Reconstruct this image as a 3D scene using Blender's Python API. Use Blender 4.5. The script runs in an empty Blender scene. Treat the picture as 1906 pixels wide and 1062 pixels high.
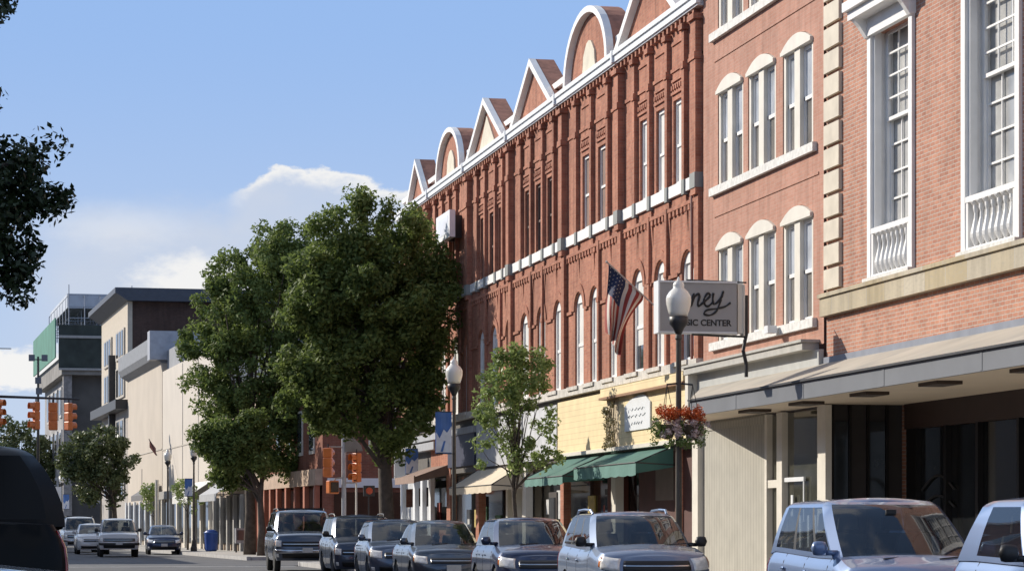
import bpy, math, random
from math import sin, cos, tan, atan, atan2, pi, sqrt, radians as R
from mathutils import Matrix, Vector
import numpy as np
random.seed(7)
SC = bpy.context.scene
COL = SC.collection

# ---------------------------------------------------------------- camera
TH = atan(998 / 5000)
cam_d = bpy.data.cameras.new("camera")
cam = bpy.data.objects.new("camera", cam_d); COL.objects.link(cam)
cam.location = (0, 0, 1.4)
cam.rotation_euler = (pi / 2, 0, -TH)
cam_d.sensor_width = 36
cam_d.lens = 36 * 5000 / 1906
cam_d.shift_y = 449 / 1906
cam_d.clip_start = 0.1
cam_d.clip_end = 9000
SC.camera = cam

# ---------------------------------------------------------------- sun, exposure
SUN_EL, SUN_A = R(28), R(43)          # elevation; azimuth turned from -X towards +Y
sd = Vector((-cos(SUN_EL) * cos(SUN_A), cos(SUN_EL) * sin(SUN_A), sin(SUN_EL)))
sun_d = bpy.data.lights.new("sun", 'SUN')
sun = bpy.data.objects.new("sun", sun_d); COL.objects.link(sun)
sun_d.energy = 5.0
sun_d.angle = R(0.53)
sun_d.color = (1.0, 0.92, 0.80)
sun.rotation_euler = sd.to_track_quat('Z', 'Y').to_euler()
SC.view_settings.view_transform = 'Standard'
SC.view_settings.look = 'None'
SC.view_settings.gamma = 1.0
SC.view_settings.exposure = 0.12

# ---------------------------------------------------------------- world: sky + clouds
W = bpy.data.worlds.new("World"); SC.world = W
W.use_nodes = True
nt = W.node_tree; nt.nodes.clear()
def N(t, **k):
    n = nt.nodes.new(t)
    for a, b in k.items(): setattr(n, a, b)
    return n
def L(a, b): nt.links.new(a, b)
def M(op, a, b=None, c=None, clamp=False):
    n = N('ShaderNodeMath', operation=op, use_clamp=clamp)
    for i, v in enumerate((a, b, c)):
        if v is None: continue
        if isinstance(v, (int, float)): n.inputs[i].default_value = v
        else: L(v, n.inputs[i])
    return n.outputs[0]
def SS(v, a, b):
    n = N('ShaderNodeMapRange', interpolation_type='SMOOTHSTEP')
    L(v, n.inputs[0]); n.inputs[1].default_value = a; n.inputs[2].default_value = b
    return n.outputs[0]
def MIX(f, a, b, bt='MIX'):
    n = N('ShaderNodeMix', data_type='RGBA', blend_type=bt)
    if isinstance(f, (int, float)): n.inputs[0].default_value = f
    else: L(f, n.inputs[0])
    for i, v in ((6, a), (7, b)):
        if isinstance(v, tuple): n.inputs[i].default_value = (*v, 1)
        else: L(v, n.inputs[i])
    return n.outputs[2]
sky = N('ShaderNodeTexSky', sky_type='NISHITA', sun_disc=False)
sky.sun_elevation = SUN_EL
sky.sun_rotation = atan2(sd.x, sd.y)
sky.air_density = 1.0; sky.dust_density = 0.6; sky.ozone_density = 2.0
tc = N('ShaderNodeTexCoord')
sp = N('ShaderNodeSeparateXYZ'); L(tc.outputs['Generated'], sp.inputs[0])
U = M('MULTIPLY', M('ARCTAN2', sp.outputs[0], sp.outputs[1]), 57.2958)
V = M('MULTIPLY', M('ARCSINE', sp.outputs[2]), 57.2958)
cv = N('ShaderNodeCombineXYZ'); L(U, cv.inputs[0]); L(M('MULTIPLY', V, 1.7), cv.inputs[1])
def noise(scale, det, off=0.0, rough=0.6):
    n = N('ShaderNodeTexNoise'); n.inputs['Scale'].default_value = scale
    n.inputs['Detail'].default_value = det; n.inputs['Roughness'].default_value = rough
    mp = N('ShaderNodeMapping'); mp.inputs['Location'].default_value = (off, off * .7, 0)
    L(cv.outputs[0], mp.inputs[0]); L(mp.outputs[0], n.inputs[0]); return n.outputs[0]
n1 = M('SUBTRACT', noise(0.9, 9), 0.5)
n2 = M('SUBTRACT', noise(2.6, 8, 5.3), 0.5)
n3 = M('SUBTRACT', noise(0.35, 4, 11.0), 0.5)
# height of the cloud top over the azimuth, in degrees
top = M('ADD', M('ADD', 7.05, M('MULTIPLY', SS(U, 5.2, 6.3), 0.62)), M('MULTIPLY', n1, 0.9))
top = M('SUBTRACT', top, M('MULTIPLY', SS(U, 6.8, 10.2), 0.75))
top = M('ADD', top, M('MULTIPLY', n2, 0.35))
dist = M('SUBTRACT', top, V)                 # > 0 inside the bank
bank = SS(dist, 0.0, 0.16)
soft = M('MULTIPLY', SS(dist, -0.1, 1.1), 1.0)
side = SS(U, 0.4, 2.2)
edge = M('MULTIPLY', M('SUBTRACT', 1.0, SS(dist, 0.08, 0.5)), SS(U, 5.0, 6.2))
dens1 = MIX(SS(U, 4.9, 6.0), (0, 0, 0), (1, 1, 1))
d1 = M('ADD', M('MULTIPLY', bank, SS(U, 5.1, 5.9)), M('MULTIPLY', soft, M('MULTIPLY', side, M('SUBTRACT', 1.0, SS(U, 5.1, 5.9)))))
body = M('MULTIPLY', d1, M('ADD', 0.92, M('MULTIPLY', n3, 1.2)), clamp=True)
lowfade = M('SUBTRACT', 1.0, M('MULTIPLY', M('SUBTRACT', 1.0, SS(V, 3.5, 5.2)), 0.45))
body = M('MULTIPLY', body, lowfade)
# separate puffs: (az, el, raz, rel)
def puff(u0, v0, ru, rv, sharp=0.35):
    a = M('DIVIDE', M('SUBTRACT', U, u0), ru); b = M('DIVIDE', M('SUBTRACT', V, v0), rv)
    r = M('SQRT', M('ADD', M('MULTIPLY', a, a), M('MULTIPLY', b, b)))
    r = M('ADD', r, M('ADD', M('MULTIPLY', n1, 1.1), M('MULTIPLY', n2, 0.9)))
    return M('SUBTRACT', 1.0, SS(r, 1 - sharp, 1 + sharp * .4))
pf = M('MAXIMUM', M('MULTIPLY', puff(4.6, 5.1, 1.4, 0.68, 0.6), 0.95), puff(0.9, 3.3, 1.5, 0.5, 0.3))
pf = M('MAXIMUM', pf, M('MULTIPLY', puff(3.0, 6.3, 1.6, 0.5, 1.0), 0.35))
white = M('MAXIMUM', M('MULTIPLY', edge, bank), pf)
grad = SS(V, 1.0, 11.5)
base = MIX(grad, (0.55, 0.66, 0.84), (0.315, 0.50, 0.855))
SKYB = 0.75      # how much of the blue comes from the measured gradient of this clear summer air
skyc = N('ShaderNodeVectorMath', operation='SCALE'); L(sky.outputs[0], skyc.inputs[0]); skyc.inputs[3].default_value = 0.18
low = M('SUBTRACT', 1.0, SS(V, 14.0, 40.0))
baseL = MIX(1.0, base, (1.0, 1.0, 1.0), 'MULTIPLY')
skymix = MIX(M('MULTIPLY', low, 1.0), skyc.outputs[0], baseL)
c = MIX(M('MULTIPLY', body, 0.9), skymix, (0.60, 0.665, 0.79))
c = MIX(M('MULTIPLY', white, 0.95), c, (0.93, 0.92, 0.90))
# unseen cumulus above the view, added for reflections and fill light
hn = N('ShaderNodeTexNoise'); hn.inputs['Scale'].default_value = 3.2; hn.inputs['Detail'].default_value = 8; hn.inputs['Roughness'].default_value = .55
L(tc.outputs['Generated'], hn.inputs[0])
hi = M('MULTIPLY', SS(hn.outputs[0], .47, .60), SS(V, 14.0, 24.0))
c = MIX(M('MULTIPLY', hi, 0.6), c, (0.98, 0.97, 0.96))
bgn = N('ShaderNodeBackground'); L(c, bgn.inputs[0]); bgn.inputs[1].default_value = 0.92
out = N('ShaderNodeOutputWorld'); L(bgn.outputs[0], out.inputs[0])

# ---------------------------------------------------------------- materials
MATS = {}
def newmat(name):
    m = bpy.data.materials.new(name); m.use_nodes = True
    t = m.node_tree; b = t.nodes['Principled BSDF']
    return m, t, b
def plain(name, col, rough=0.7, metal=0.0, var=0.12, vscale=3.0, coat=0.0, spec=0.5, bump=0.0, dirt=None):
    """flat paint / stone with a little uneven tone"""
    if name in MATS: return MATS[name]
    m, t, b = newmat(name)
    b.inputs['Roughness'].default_value = rough; b.inputs['Metallic'].default_value = metal
    b.inputs['Coat Weight'].default_value = coat; b.inputs['Coat Roughness'].default_value = 0.05
    b.inputs['Specular IOR Level'].default_value = spec
    g = t.nodes.new('ShaderNodeNewGeometry')
    n = t.nodes.new('ShaderNodeTexNoise'); n.inputs['Scale'].default_value = vscale; n.inputs['Detail'].default_value = 6
    t.links.new(g.outputs['Position'], n.inputs['Vector'])
    r = t.nodes.new('ShaderNodeMapRange'); r.inputs[1].default_value = .3; r.inputs[2].default_value = .7
    r.inputs[3].default_value = 1 - var; r.inputs[4].default_value = 1 + var
    t.links.new(n.outputs[0], r.inputs[0])
    mx = t.nodes.new('ShaderNodeMix'); mx.data_type = 'RGBA'; mx.blend_type = 'MULTIPLY'; mx.inputs[0].default_value = 1
    mx.inputs[6].default_value = (*col, 1); t.links.new(r.outputs[0], mx.inputs[7])
    last = mx.outputs[2]
    if dirt:
        n2 = t.nodes.new('ShaderNodeTexNoise'); n2.inputs['Scale'].default_value = dirt[1]; n2.inputs['Detail'].default_value = 8
        t.links.new(g.outputs['Position'], n2.inputs['Vector'])
        r2 = t.nodes.new('ShaderNodeMapRange'); r2.inputs[1].default_value = .52; r2.inputs[2].default_value = .68
        t.links.new(n2.outputs[0], r2.inputs[0])
        m2 = t.nodes.new('ShaderNodeMix'); m2.data_type = 'RGBA'; m2.inputs[7].default_value = (*dirt[0], 1)
        t.links.new(r2.outputs[0], m2.inputs[0]); t.links.new(last, m2.inputs[6]); last = m2.outputs[2]
    t.links.new(last, b.inputs['Base Color'])
    if bump:
        bp = t.nodes.new('ShaderNodeBump'); bp.inputs['Strength'].default_value = bump; bp.inputs['Distance'].default_value = .02
        nb = t.nodes.new('ShaderNodeTexNoise'); nb.inputs['Scale'].default_value = vscale * 6; nb.inputs['Detail'].default_value = 6
        t.links.new(g.outputs['Position'], nb.inputs['Vector'])
        t.links.new(nb.outputs[0], bp.inputs['Height']); t.links.new(bp.outputs[0], b.inputs['Normal'])
    MATS[name] = m; return m
def brick(name, c1, c2, mortar, bw=.205, bh=.068, ms=.011, big=0.15, offs=.5, soil=None, rough=.88, streak=.3):
    if name in MATS: return MATS[name]
    m, t, b = newmat(name); b.inputs['Roughness'].default_value = rough
    b.inputs['Specular IOR Level'].default_value = 0.25
    g = t.nodes.new('ShaderNodeNewGeometry')
    s = t.nodes.new('ShaderNodeSeparateXYZ'); t.links.new(g.outputs['Position'], s.inputs[0])
    sn = t.nodes.new('ShaderNodeSeparateXYZ'); t.links.new(g.outputs['True Normal'], sn.inputs[0])
    ab = t.nodes.new('ShaderNodeMath'); ab.operation = 'ABSOLUTE'; t.links.new(sn.outputs[0], ab.inputs[0])
    gt = t.nodes.new('ShaderNodeMath'); gt.operation = 'GREATER_THAN'; gt.inputs[1].default_value = .7; t.links.new(ab.outputs[0], gt.inputs[0])
    mh = t.nodes.new('ShaderNodeMix'); mh.data_type = 'FLOAT'
    t.links.new(gt.outputs[0], mh.inputs[0]); t.links.new(s.outputs[0], mh.inputs[2]); t.links.new(s.outputs[1], mh.inputs[3])
    cb = t.nodes.new('ShaderNodeCombineXYZ'); t.links.new(mh.outputs[0], cb.inputs[0]); t.links.new(s.outputs[2], cb.inputs[1])
    br = t.nodes.new('ShaderNodeTexBrick'); br.offset = offs
    br.inputs['Scale'].default_value = 1; br.inputs['Brick Width'].default_value = bw; br.inputs['Row Height'].default_value = bh
    br.inputs['Mortar Size'].default_value = ms / 2; br.inputs['Mortar Smooth'].default_value = .3; br.inputs['Bias'].default_value = -.1
    br.inputs['Color1'].default_value = (*c1, 1); br.inputs['Color2'].default_value = (*c2, 1); br.inputs['Mortar'].default_value = (*mortar, 1)
    t.links.new(cb.outputs[0], br.inputs['Vector'])
    n = t.nodes.new('ShaderNodeTexNoise'); n.inputs['Scale'].default_value = .9; n.inputs['Detail'].default_value = 8; n.inputs['Roughness'].default_value = .65
    t.links.new(g.outputs['Position'], n.inputs['Vector'])
    r = t.nodes.new('ShaderNodeMapRange'); r.inputs[1].default_value = .3; r.inputs[2].default_value = .7
    r.inputs[3].default_value = 1 - big; r.inputs[4].default_value = 1 + big
    t.links.new(n.outputs[0], r.inputs[0])
    mx = t.nodes.new('ShaderNodeMix'); mx.data_type = 'RGBA'; mx.blend_type = 'MULTIPLY'; mx.inputs[0].default_value = 1
    t.links.new(br.outputs[0], mx.inputs[6]); t.links.new(r.outputs[0], mx.inputs[7])
    last = mx.outputs[2]
    # coarse per-patch tint: some bricks burnt darker / greyer
    n2 = t.nodes.new('ShaderNodeTexNoise'); n2.inputs['Scale'].default_value = 7; n2.inputs['Detail'].default_value = 4
    sc_ = t.nodes.new('ShaderNodeMapping'); sc_.inputs['Scale'].default_value = (1, 1, 3.2)
    t.links.new(g.outputs['Position'], sc_.inputs[0]); t.links.new(sc_.outputs[0], n2.inputs['Vector'])
    r2 = t.nodes.new('ShaderNodeMapRange'); r2.inputs[1].default_value = .5; r2.inputs[2].default_value = .72
    r2.inputs[4].default_value = .55
    t.links.new(n2.outputs[0], r2.inputs[0])
    m2 = t.nodes.new('ShaderNodeMix'); m2.data_type = 'RGBA'
    m2.inputs[7].default_value = (*(soil or tuple(x * .6 for x in mortar)), 1)
    t.links.new(r2.outputs[0], m2.inputs[0]); t.links.new(last, m2.inputs[6])
    st = t.nodes.new('ShaderNodeMapping'); st.inputs['Scale'].default_value = (2.2, 2.2, .16)
    n3 = t.nodes.new('ShaderNodeTexNoise'); n3.inputs['Scale'].default_value = 1.6; n3.inputs['Detail'].default_value = 7; n3.inputs['Roughness'].default_value = .7
    t.links.new(g.outputs['Position'], st.inputs[0]); t.links.new(st.outputs[0], n3.inputs['Vector'])
    r3 = t.nodes.new('ShaderNodeMapRange'); r3.inputs[1].default_value = .46; r3.inputs[2].default_value = .74; r3.inputs[3].default_value = 1.05; r3.inputs[4].default_value = 1 - streak
    t.links.new(n3.outputs[0], r3.inputs[0])
    m3 = t.nodes.new('ShaderNodeMix'); m3.data_type = 'RGBA'; m3.blend_type = 'MULTIPLY'; m3.inputs[0].default_value = 1
    t.links.new(m2.outputs[2], m3.inputs[6]); t.links.new(r3.outputs[0], m3.inputs[7])
    t.links.new(m3.outputs[2], b.inputs['Base Color'])
    bp = t.nodes.new('ShaderNodeBump'); bp.invert = True; bp.inputs['Strength'].default_value = .5; bp.inputs['Distance'].default_value = .01
    t.links.new(br.outputs['Fac'], bp.inputs['Height']); t.links.new(bp.outputs[0], b.inputs['Normal'])
    MATS[name] = m; return m
def glass(name, col, rough=.04, spec=1.0, var=.3, vs=1.5):
    m = plain(name, col, rough=rough, var=var, vscale=vs, spec=spec)
    return m
def paint(name, col, metal=.5, rough=.32):
    if name in MATS: return MATS[name]
    m = plain(name, col, rough=rough, metal=metal, var=.05, vscale=1.2, coat=1.0)
    return m
def ribbed(name, col, dark, period, axis='H', width=.14, rough=.6):
    """boards / ribs: thin dark line every `period` metres (H: lines run level, V: upright)"""
    if name in MATS: return MATS[name]
    m, t, b = newmat(name); b.inputs['Roughness'].default_value = rough
    g = t.nodes.new('ShaderNodeNewGeometry'); s = t.nodes.new('ShaderNodeSeparateXYZ'); t.links.new(g.outputs['Position'], s.inputs[0])
    src = s.outputs[2]
    if axis == 'V':
        a = t.nodes.new('ShaderNodeMath'); a.operation = 'ADD'; t.links.new(s.outputs[0], a.inputs[0]); t.links.new(s.outputs[1], a.inputs[1]); src = a.outputs[0]
    d = t.nodes.new('ShaderNodeMath'); d.operation = 'DIVIDE'; t.links.new(src, d.inputs[0]); d.inputs[1].default_value = period
    f = t.nodes.new('ShaderNodeMath'); f.operation = 'FRACT'; t.links.new(d.outputs[0], f.inputs[0])
    l = t.nodes.new('ShaderNodeMath'); l.operation = 'LESS_THAN'; t.links.new(f.outputs[0], l.inputs[0]); l.inputs[1].default_value = width
    n = t.nodes.new('ShaderNodeTexNoise'); n.inputs['Scale'].default_value = 2.2; n.inputs['Detail'].default_value = 5; t.links.new(g.outputs['Position'], n.inputs['Vector'])
    r = t.nodes.new('ShaderNodeMapRange'); r.inputs[1].default_value = .3; r.inputs[2].default_value = .7; r.inputs[3].default_value = .9; r.inputs[4].default_value = 1.07
    t.links.new(n.outputs[0], r.inputs[0])
    mx = t.nodes.new('ShaderNodeMix'); mx.data_type = 'RGBA'; mx.inputs[6].default_value = (*col, 1); mx.inputs[7].default_value = (*dark, 1); t.links.new(l.outputs[0], mx.inputs[0])
    mm = t.nodes.new('ShaderNodeMix'); mm.data_type = 'RGBA'; mm.blend_type = 'MULTIPLY'; mm.inputs[0].default_value = 1
    t.links.new(mx.outputs[2], mm.inputs[6]); t.links.new(r.outputs[0], mm.inputs[7]); t.links.new(mm.outputs[2], b.inputs['Base Color'])
    MATS[name] = m; return m
def leafmat(name, c1, c2, rough=.45, trans=.25):
    if name in MATS: return MATS[name]
    m, t, b = newmat(name); b.inputs['Roughness'].default_value = rough
    b.inputs['Specular IOR Level'].default_value = .4
    g = t.nodes.new('ShaderNodeNewGeometry')
    n = t.nodes.new('ShaderNodeTexNoise'); n.inputs['Scale'].default_value = .8; n.inputs['Detail'].default_value = 3; t.links.new(g.outputs['Position'], n.inputs['Vector'])
    a = t.nodes.new('ShaderNodeMath'); a.operation = 'MULTIPLY_ADD'; a.use_clamp = True
    t.links.new(g.outputs['Random Per Island'], a.inputs[0]); a.inputs[1].default_value = .7
    s = t.nodes.new('ShaderNodeMath'); s.operation = 'SUBTRACT'; t.links.new(n.outputs[0], s.inputs[0]); s.inputs[1].default_value = .35
    t.links.new(s.outputs[0], a.inputs[2])
    mx = t.nodes.new('ShaderNodeMix'); mx.data_type = 'RGBA'; mx.inputs[6].default_value = (*c1, 1); mx.inputs[7].default_value = (*c2, 1)
    t.links.new(a.outputs[0], mx.inputs[0]); t.links.new(mx.outputs[2], b.inputs['Base Color'])
    tr = t.nodes.new('ShaderNodeBsdfTranslucent'); t.links.new(mx.outputs[2], tr.inputs[0])
    ms = t.nodes.new('ShaderNodeMixShader'); ms.inputs[0].default_value = trans
    o = t.nodes['Material Output']; t.links.new(b.outputs[0], ms.inputs[1]); t.links.new(tr.outputs[0], ms.inputs[2]); t.links.new(ms.outputs[0], o.inputs[0])
    MATS[name] = m; return m

# ---------------------------------------------------------------- mesh helpers
ROOT = {}
class MB:
    def __init__(s): s.v = []; s.f = []
    def add(s, vs, fs):
        o = len(s.v); s.v += [tuple(p) for p in vs]; s.f += [tuple(i + o for i in f) for f in fs]; return s
    def box(s, x0, x1, y0, y1, z0, z1):
        return s.add([(x0,y0,z0),(x1,y0,z0),(x1,y1,z0),(x0,y1,z0),(x0,y0,z1),(x1,y0,z1),(x1,y1,z1),(x0,y1,z1)],
                     [(0,3,2,1),(4,5,6,7),(0,1,5,4),(1,2,6,5),(2,3,7,6),(3,0,4,7)])
    def quad(s, a, b, c, d): return s.add([a, b, c, d], [(0, 1, 2, 3)])
    def prism(s, pts, axis, a, b):
        """closed outline pts (2D) extruded along axis from a to b; 2D coords are the other two axes in xyz order"""
        n = len(pts)
        def P(p, t):
            return {'x': (t, p[0], p[1]), 'y': (p[0], t, p[1]), 'z': (p[0], p[1], t)}[axis]
        return s.add([P(p, a) for p in pts] + [P(p, b) for p in pts],
                     [tuple(range(n))[::-1], tuple(range(n, 2 * n))] + [(i, (i + 1) % n, n + (i + 1) % n, n + i) for i in range(n)])
    def tube(s, pts, rad, n=8, caps=True):
        pts = [Vector(p) for p in pts]
        if isinstance(rad, (int, float)): rad = [rad] * len(pts)
        vs = []; fs = []
        for i, p in enumerate(pts):
            d = (pts[min(i + 1, len(pts) - 1)] - pts[max(i - 1, 0)])
            if d.length < 1e-9: d = Vector((0, 0, 1))
            d.normalize()
            u = d.cross(Vector((0, 0, 1)) if abs(d.z) < .95 else Vector((1, 0, 0))).normalized(); w = d.cross(u)
            for k in range(n):
                a = 2 * pi * k / n; vs.append(p + (u * cos(a) + w * sin(a)) * rad[i])
        for i in range(len(pts) - 1):
            for k in range(n):
                fs.append((i*n+k, i*n+(k+1)%n, (i+1)*n+(k+1)%n, (i+1)*n+k))
        if caps: fs += [tuple(range(n))[::-1], tuple(range((len(pts)-1)*n, len(pts)*n))]
        return s.add(vs, fs)
    def lathe(s, prof, c=(0,0,0), n=20, axis='z'):
        vs = []; fs = []
        for (r, z) in prof:
            for k in range(n):
                a = 2 * pi * k / n
                p = (r*cos(a), r*sin(a), z) if axis == 'z' else ((z, r*cos(a), r*sin(a)) if axis == 'x' else (r*cos(a), z, r*sin(a)))
                vs.append((c[0]+p[0], c[1]+p[1], c[2]+p[2]))
        for i in range(len(prof)-1):
            for k in range(n): fs.append((i*n+k, i*n+(k+1)%n, (i+1)*n+(k+1)%n, (i+1)*n+k))
        fs += [tuple(range(n))[::-1], tuple(range((len(prof)-1)*n, len(prof)*n))]
        return s.add(vs, fs)
    def grid(s, rows, closed=False):
        m = len(rows[0]); vs = [p for r in rows for p in r]; fs = []
        for i in range(len(rows)-1):
            for k in range(m if closed else m-1):
                fs.append((i*m+k, i*m+(k+1)%m, (i+1)*m+(k+1)%m, (i+1)*m+k))
        return s.add(vs, fs)
    def build(s, name, mat, parent=None, smooth=False, label=None, local=False):
        me = bpy.data.meshes.new(name)
        vs = s.v
        if parent is not None and not local:
            inv = ROOT.get(parent.name)
            if inv is not None: vs = [tuple(inv @ Vector(p)) for p in vs]
        me.from_pydata(vs, [], s.f); me.update()
        if smooth:
            for p in me.polygons: p.use_smooth = True
        me.materials.append(mat)
        o = bpy.data.objects.new(name, me); COL.objects.link(o)
        if parent is not None:
            o.parent = parent
            if parent.name in ROOT: ROOT[o.name] = ROOT[parent.name]
        if label: o['label'] = label
        return o
def fixn(o):
    import bmesh
    bm = bmesh.new(); bm.from_mesh(o.data); bmesh.ops.remove_doubles(bm, verts=bm.verts, dist=1e-5)
    bmesh.ops.recalc_face_normals(bm, faces=bm.faces); bm.to_mesh(o.data); bm.free(); return o
def thing(name, label, cat, loc=(0,0,0), rz=0, group=None):
    o = bpy.data.objects.new(name, None); COL.objects.link(o)
    o.empty_display_size = .3
    o.location = loc; o.rotation_euler = (0, 0, rz)
    o['label'] = label; o['category'] = cat
    if group: o['group'] = group
    ROOT[o.name] = (Matrix.Translation(loc) @ Matrix.Rotation(rz, 4, 'Z')).inverted()
    return o
def tag(o, label, cat, group=None):
    o['label'] = label; o['category'] = cat
    if group: o['group'] = group
    return o
def struct(o, kind='structure'):
    o['kind'] = kind; return o
def text_mesh(txt, size, shear=0.0, ext=.006, offset=0.0):
    cu = bpy.data.curves.new('lettering', 'FONT'); cu.body = txt; cu.size = size; cu.shear = shear; cu.extrude = ext; cu.offset = offset
    cu.align_x = 'CENTER'
    o = bpy.data.objects.new('lettering', cu); COL.objects.link(o)
    dg = bpy.context.evaluated_depsgraph_get(); me = bpy.data.meshes.new_from_object(o.evaluated_get(dg))
    bpy.data.objects.remove(o); bpy.data.curves.remove(cu)
    return [tuple(v.co) for v in me.vertices], [tuple(p.vertices) for p in me.polygons]
# ---------------------------------------------------------------- palette
m_white = plain('white_trim', (.79, .78, .76), .55, var=.06)
m_white2 = plain('white_painted_metal', (.72, .74, .76), .5, var=.05)
m_cream = plain('cream_frame_paint', (.68, .64, .56), .55, var=.07)
m_stone = plain('rough_pale_granite', (.56, .53, .48), .85, var=.22, vscale=5, bump=.6)
m_glass = glass('window_glass', (.045, .05, .055))
m_glassl = glass('curtained_glass', (.42, .42, .41), rough=.12, spec=.8)
m_glassd = glass('dark_shop_glass', (.012, .013, .014), rough=.05, spec=.4)
m_blind = plain('white_blind', (.66, .65, .62), .6, var=.08)
m_dark = plain('dark_recess', (.02, .018, .018), .8)
m_blackm = plain('black_metal', (.03, .03, .032), .45)
m_conc = plain('concrete_walk', (.42, .40, .37), .9, var=.15, vscale=1.5, bump=.3)
BR_A = brick('brick_colonial', (.47, .225, .15), (.35, .15, .10), (.44, .39, .34), ms=.016, soil=(.36, .27, .22), streak=.18)
BR_B = brick('brick_salmon', (.47, .25, .185), (.42, .21, .15), (.47, .31, .25), ms=.009, big=.12, soil=(.42, .28, .22))
BR_C = brick('brick_deep_red', (.43, .185, .118), (.33, .128, .083), (.36, .22, .165), ms=.01, big=.25, soil=(.33, .19, .14), streak=.45)
BR_D = brick('brick_far', (.26, .10, .065), (.22, .08, .05), (.26, .16, .12), big=.2)

# ---------------------------------------------------------------- ground
def far(t, u=0.0, z=0.0):
    a = R(2.3)
    return (14.6 - t * sin(a) + u * cos(a), 114.7 + t * cos(a) + u * sin(a), z)
g = MB(); g.quad((-4000, -300, -.02), (4000, -300, -.02), (4000, 7000, -.02), (-4000, 7000, -.02))
struct(g.build('ground', plain('far_ground', (.12, .12, .10), .95, var=.3, vscale=.05)))
m_asph = plain('asphalt', (.115, .115, .118), .85, var=.18, vscale=1.3, bump=.35, dirt=((.07, .07, .072), .6))
g = MB(); g.quad((-2.2, -20, 0), (11.4, -20, 0), (11.4, 98.0, 0), (-2.2, 98.0, 0))
g.quad((-60, 98.0, 0), (60, 98.0, 0), (60, 113.0, 0), (-60, 113.0, 0))
p0 = far(-1.8, -3.3); p1 = far(420, -3.3); q0 = far(-1.8, -17.5); q1 = far(420, -17.5)
g.quad((q0[0], 113.0, 0), (p0[0], 113.0, 0), p1, q1)
struct(g.build('road', m_asph))
m_line = plain('road_paint', (.62, .62, .58), .7, var=.2, vscale=6)
g = MB()
g.box(-2.0, 11.2, 95.2, 95.6, 0, .004)
struct(g.build('road_marking', m_line))
def slab(pts, z0, z1, mb):
    mb.prism([(p[0], p[1]) for p in pts], 'z', z0, z1)
s_ = MB()
slab([(11.62, -20), (60, -20), (60, 98), (13.2, 98), (11.62, 96.2)], -.01, .15, s_)
struct(s_.build('pavement', m_conc))
s_ = MB(); slab([(11.4, -20), (11.6, -20), (11.6, 96.3), (13.25, 98.2), (13.0, 98.2), (11.4, 96.5)], -.01, .155, s_)
slab([far(-1.6, -3.5), far(-1.6, -3.3), far(400, -3.3), far(400, -3.5)], -.01, .155, s_)
struct(s_.build('kerb', plain('granite_kerb', (.38, .37, .36), .85, var=.15)))
s_ = MB(); slab([far(-1.6, -3.28), far(-1.6, 40), far(400, 40), far(400, -3.28)], -.01, .15, s_)
struct(s_.build('pavement', m_conc))
s_ = MB(); slab([(-8, -20), (-2.2, -20), (-2.2, 98), (-8, 98)], -.01, .15, s_)
slab([far(-1.6, -22.5), far(-1.6, -17.5), far(400, -17.5), far(400, -22.5)], -.01, .15, s_)
struct(s_.build('pavement', m_conc))

# ---------------------------------------------------------------- wall with openings (front face on plane x = X, looking to -x)
def wall(mb, X, y0, y1, z0, z1, ops, depth=.2):
    ys = sorted({y0, y1, *[o[0] for o in ops], *[o[1] for o in ops]}); zs = sorted({z0, z1, *[o[2] for o in ops], *[o[3] for o in ops]})
    ys = [y for y in ys if y0 <= y <= y1]; zs = [z for z in zs if z0 <= z <= z1]
    for i in range(len(ys)-1):
        for k in range(len(zs)-1):
            cy = (ys[i]+ys[i+1])/2; cz = (zs[k]+zs[k+1])/2
            if any(o[0] < cy < o[1] and o[2] < cz < o[3] for o in ops): continue
            mb.quad((X, ys[i+1], zs[k]), (X, ys[i], zs[k]), (X, ys[i], zs[k+1]), (X, ys[i+1], zs[k+1]))
    for (a, b, c_, d) in [o[:4] for o in ops]:
        D = X + depth
        mb.quad((X, a, c_), (X, a, d), (D, a, d), (D, a, c_)); mb.quad((X, b, c_), (D, b, c_), (D, b, d), (X, b, d))
        mb.quad((X, a, c_), (D, a, c_), (D, b, c_), (X, b, c_)); mb.quad((X, a, d), (X, b, d), (D, b, d), (D, a, d))
def arch_fill(mb, X, a, b, zs, zt, depth, n=10, seg=False):
    """spandrels that turn a square head (zs..zt) of an opening a..b into an arch"""
    c_ = (a+b)/2; w = (b-a)/2; h = zt - zs
    pts = [(c_ + w*(1-2*k/n), zs + h*(1-(1-2*k/n)**2)) for k in range(n+1)] if seg else [(c_ + w*cos(pi*k/n), zs + h*sin(pi*k/n)) for k in range(n+1)]
    D = X + depth
    for i in range(n):
        p, q = pts[i], pts[i+1]
        corner = (b, zt) if i < n/2 else (a, zt)
        mb.add([(X, p[0], p[1]), (X, q[0], q[1]), (X, corner[0], corner[1])], [(0, 1, 2)])
        mb.quad((X, p[0], p[1]), (D, p[0], p[1]), (D, q[0], q[1]), (X, q[0], q[1]))

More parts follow.
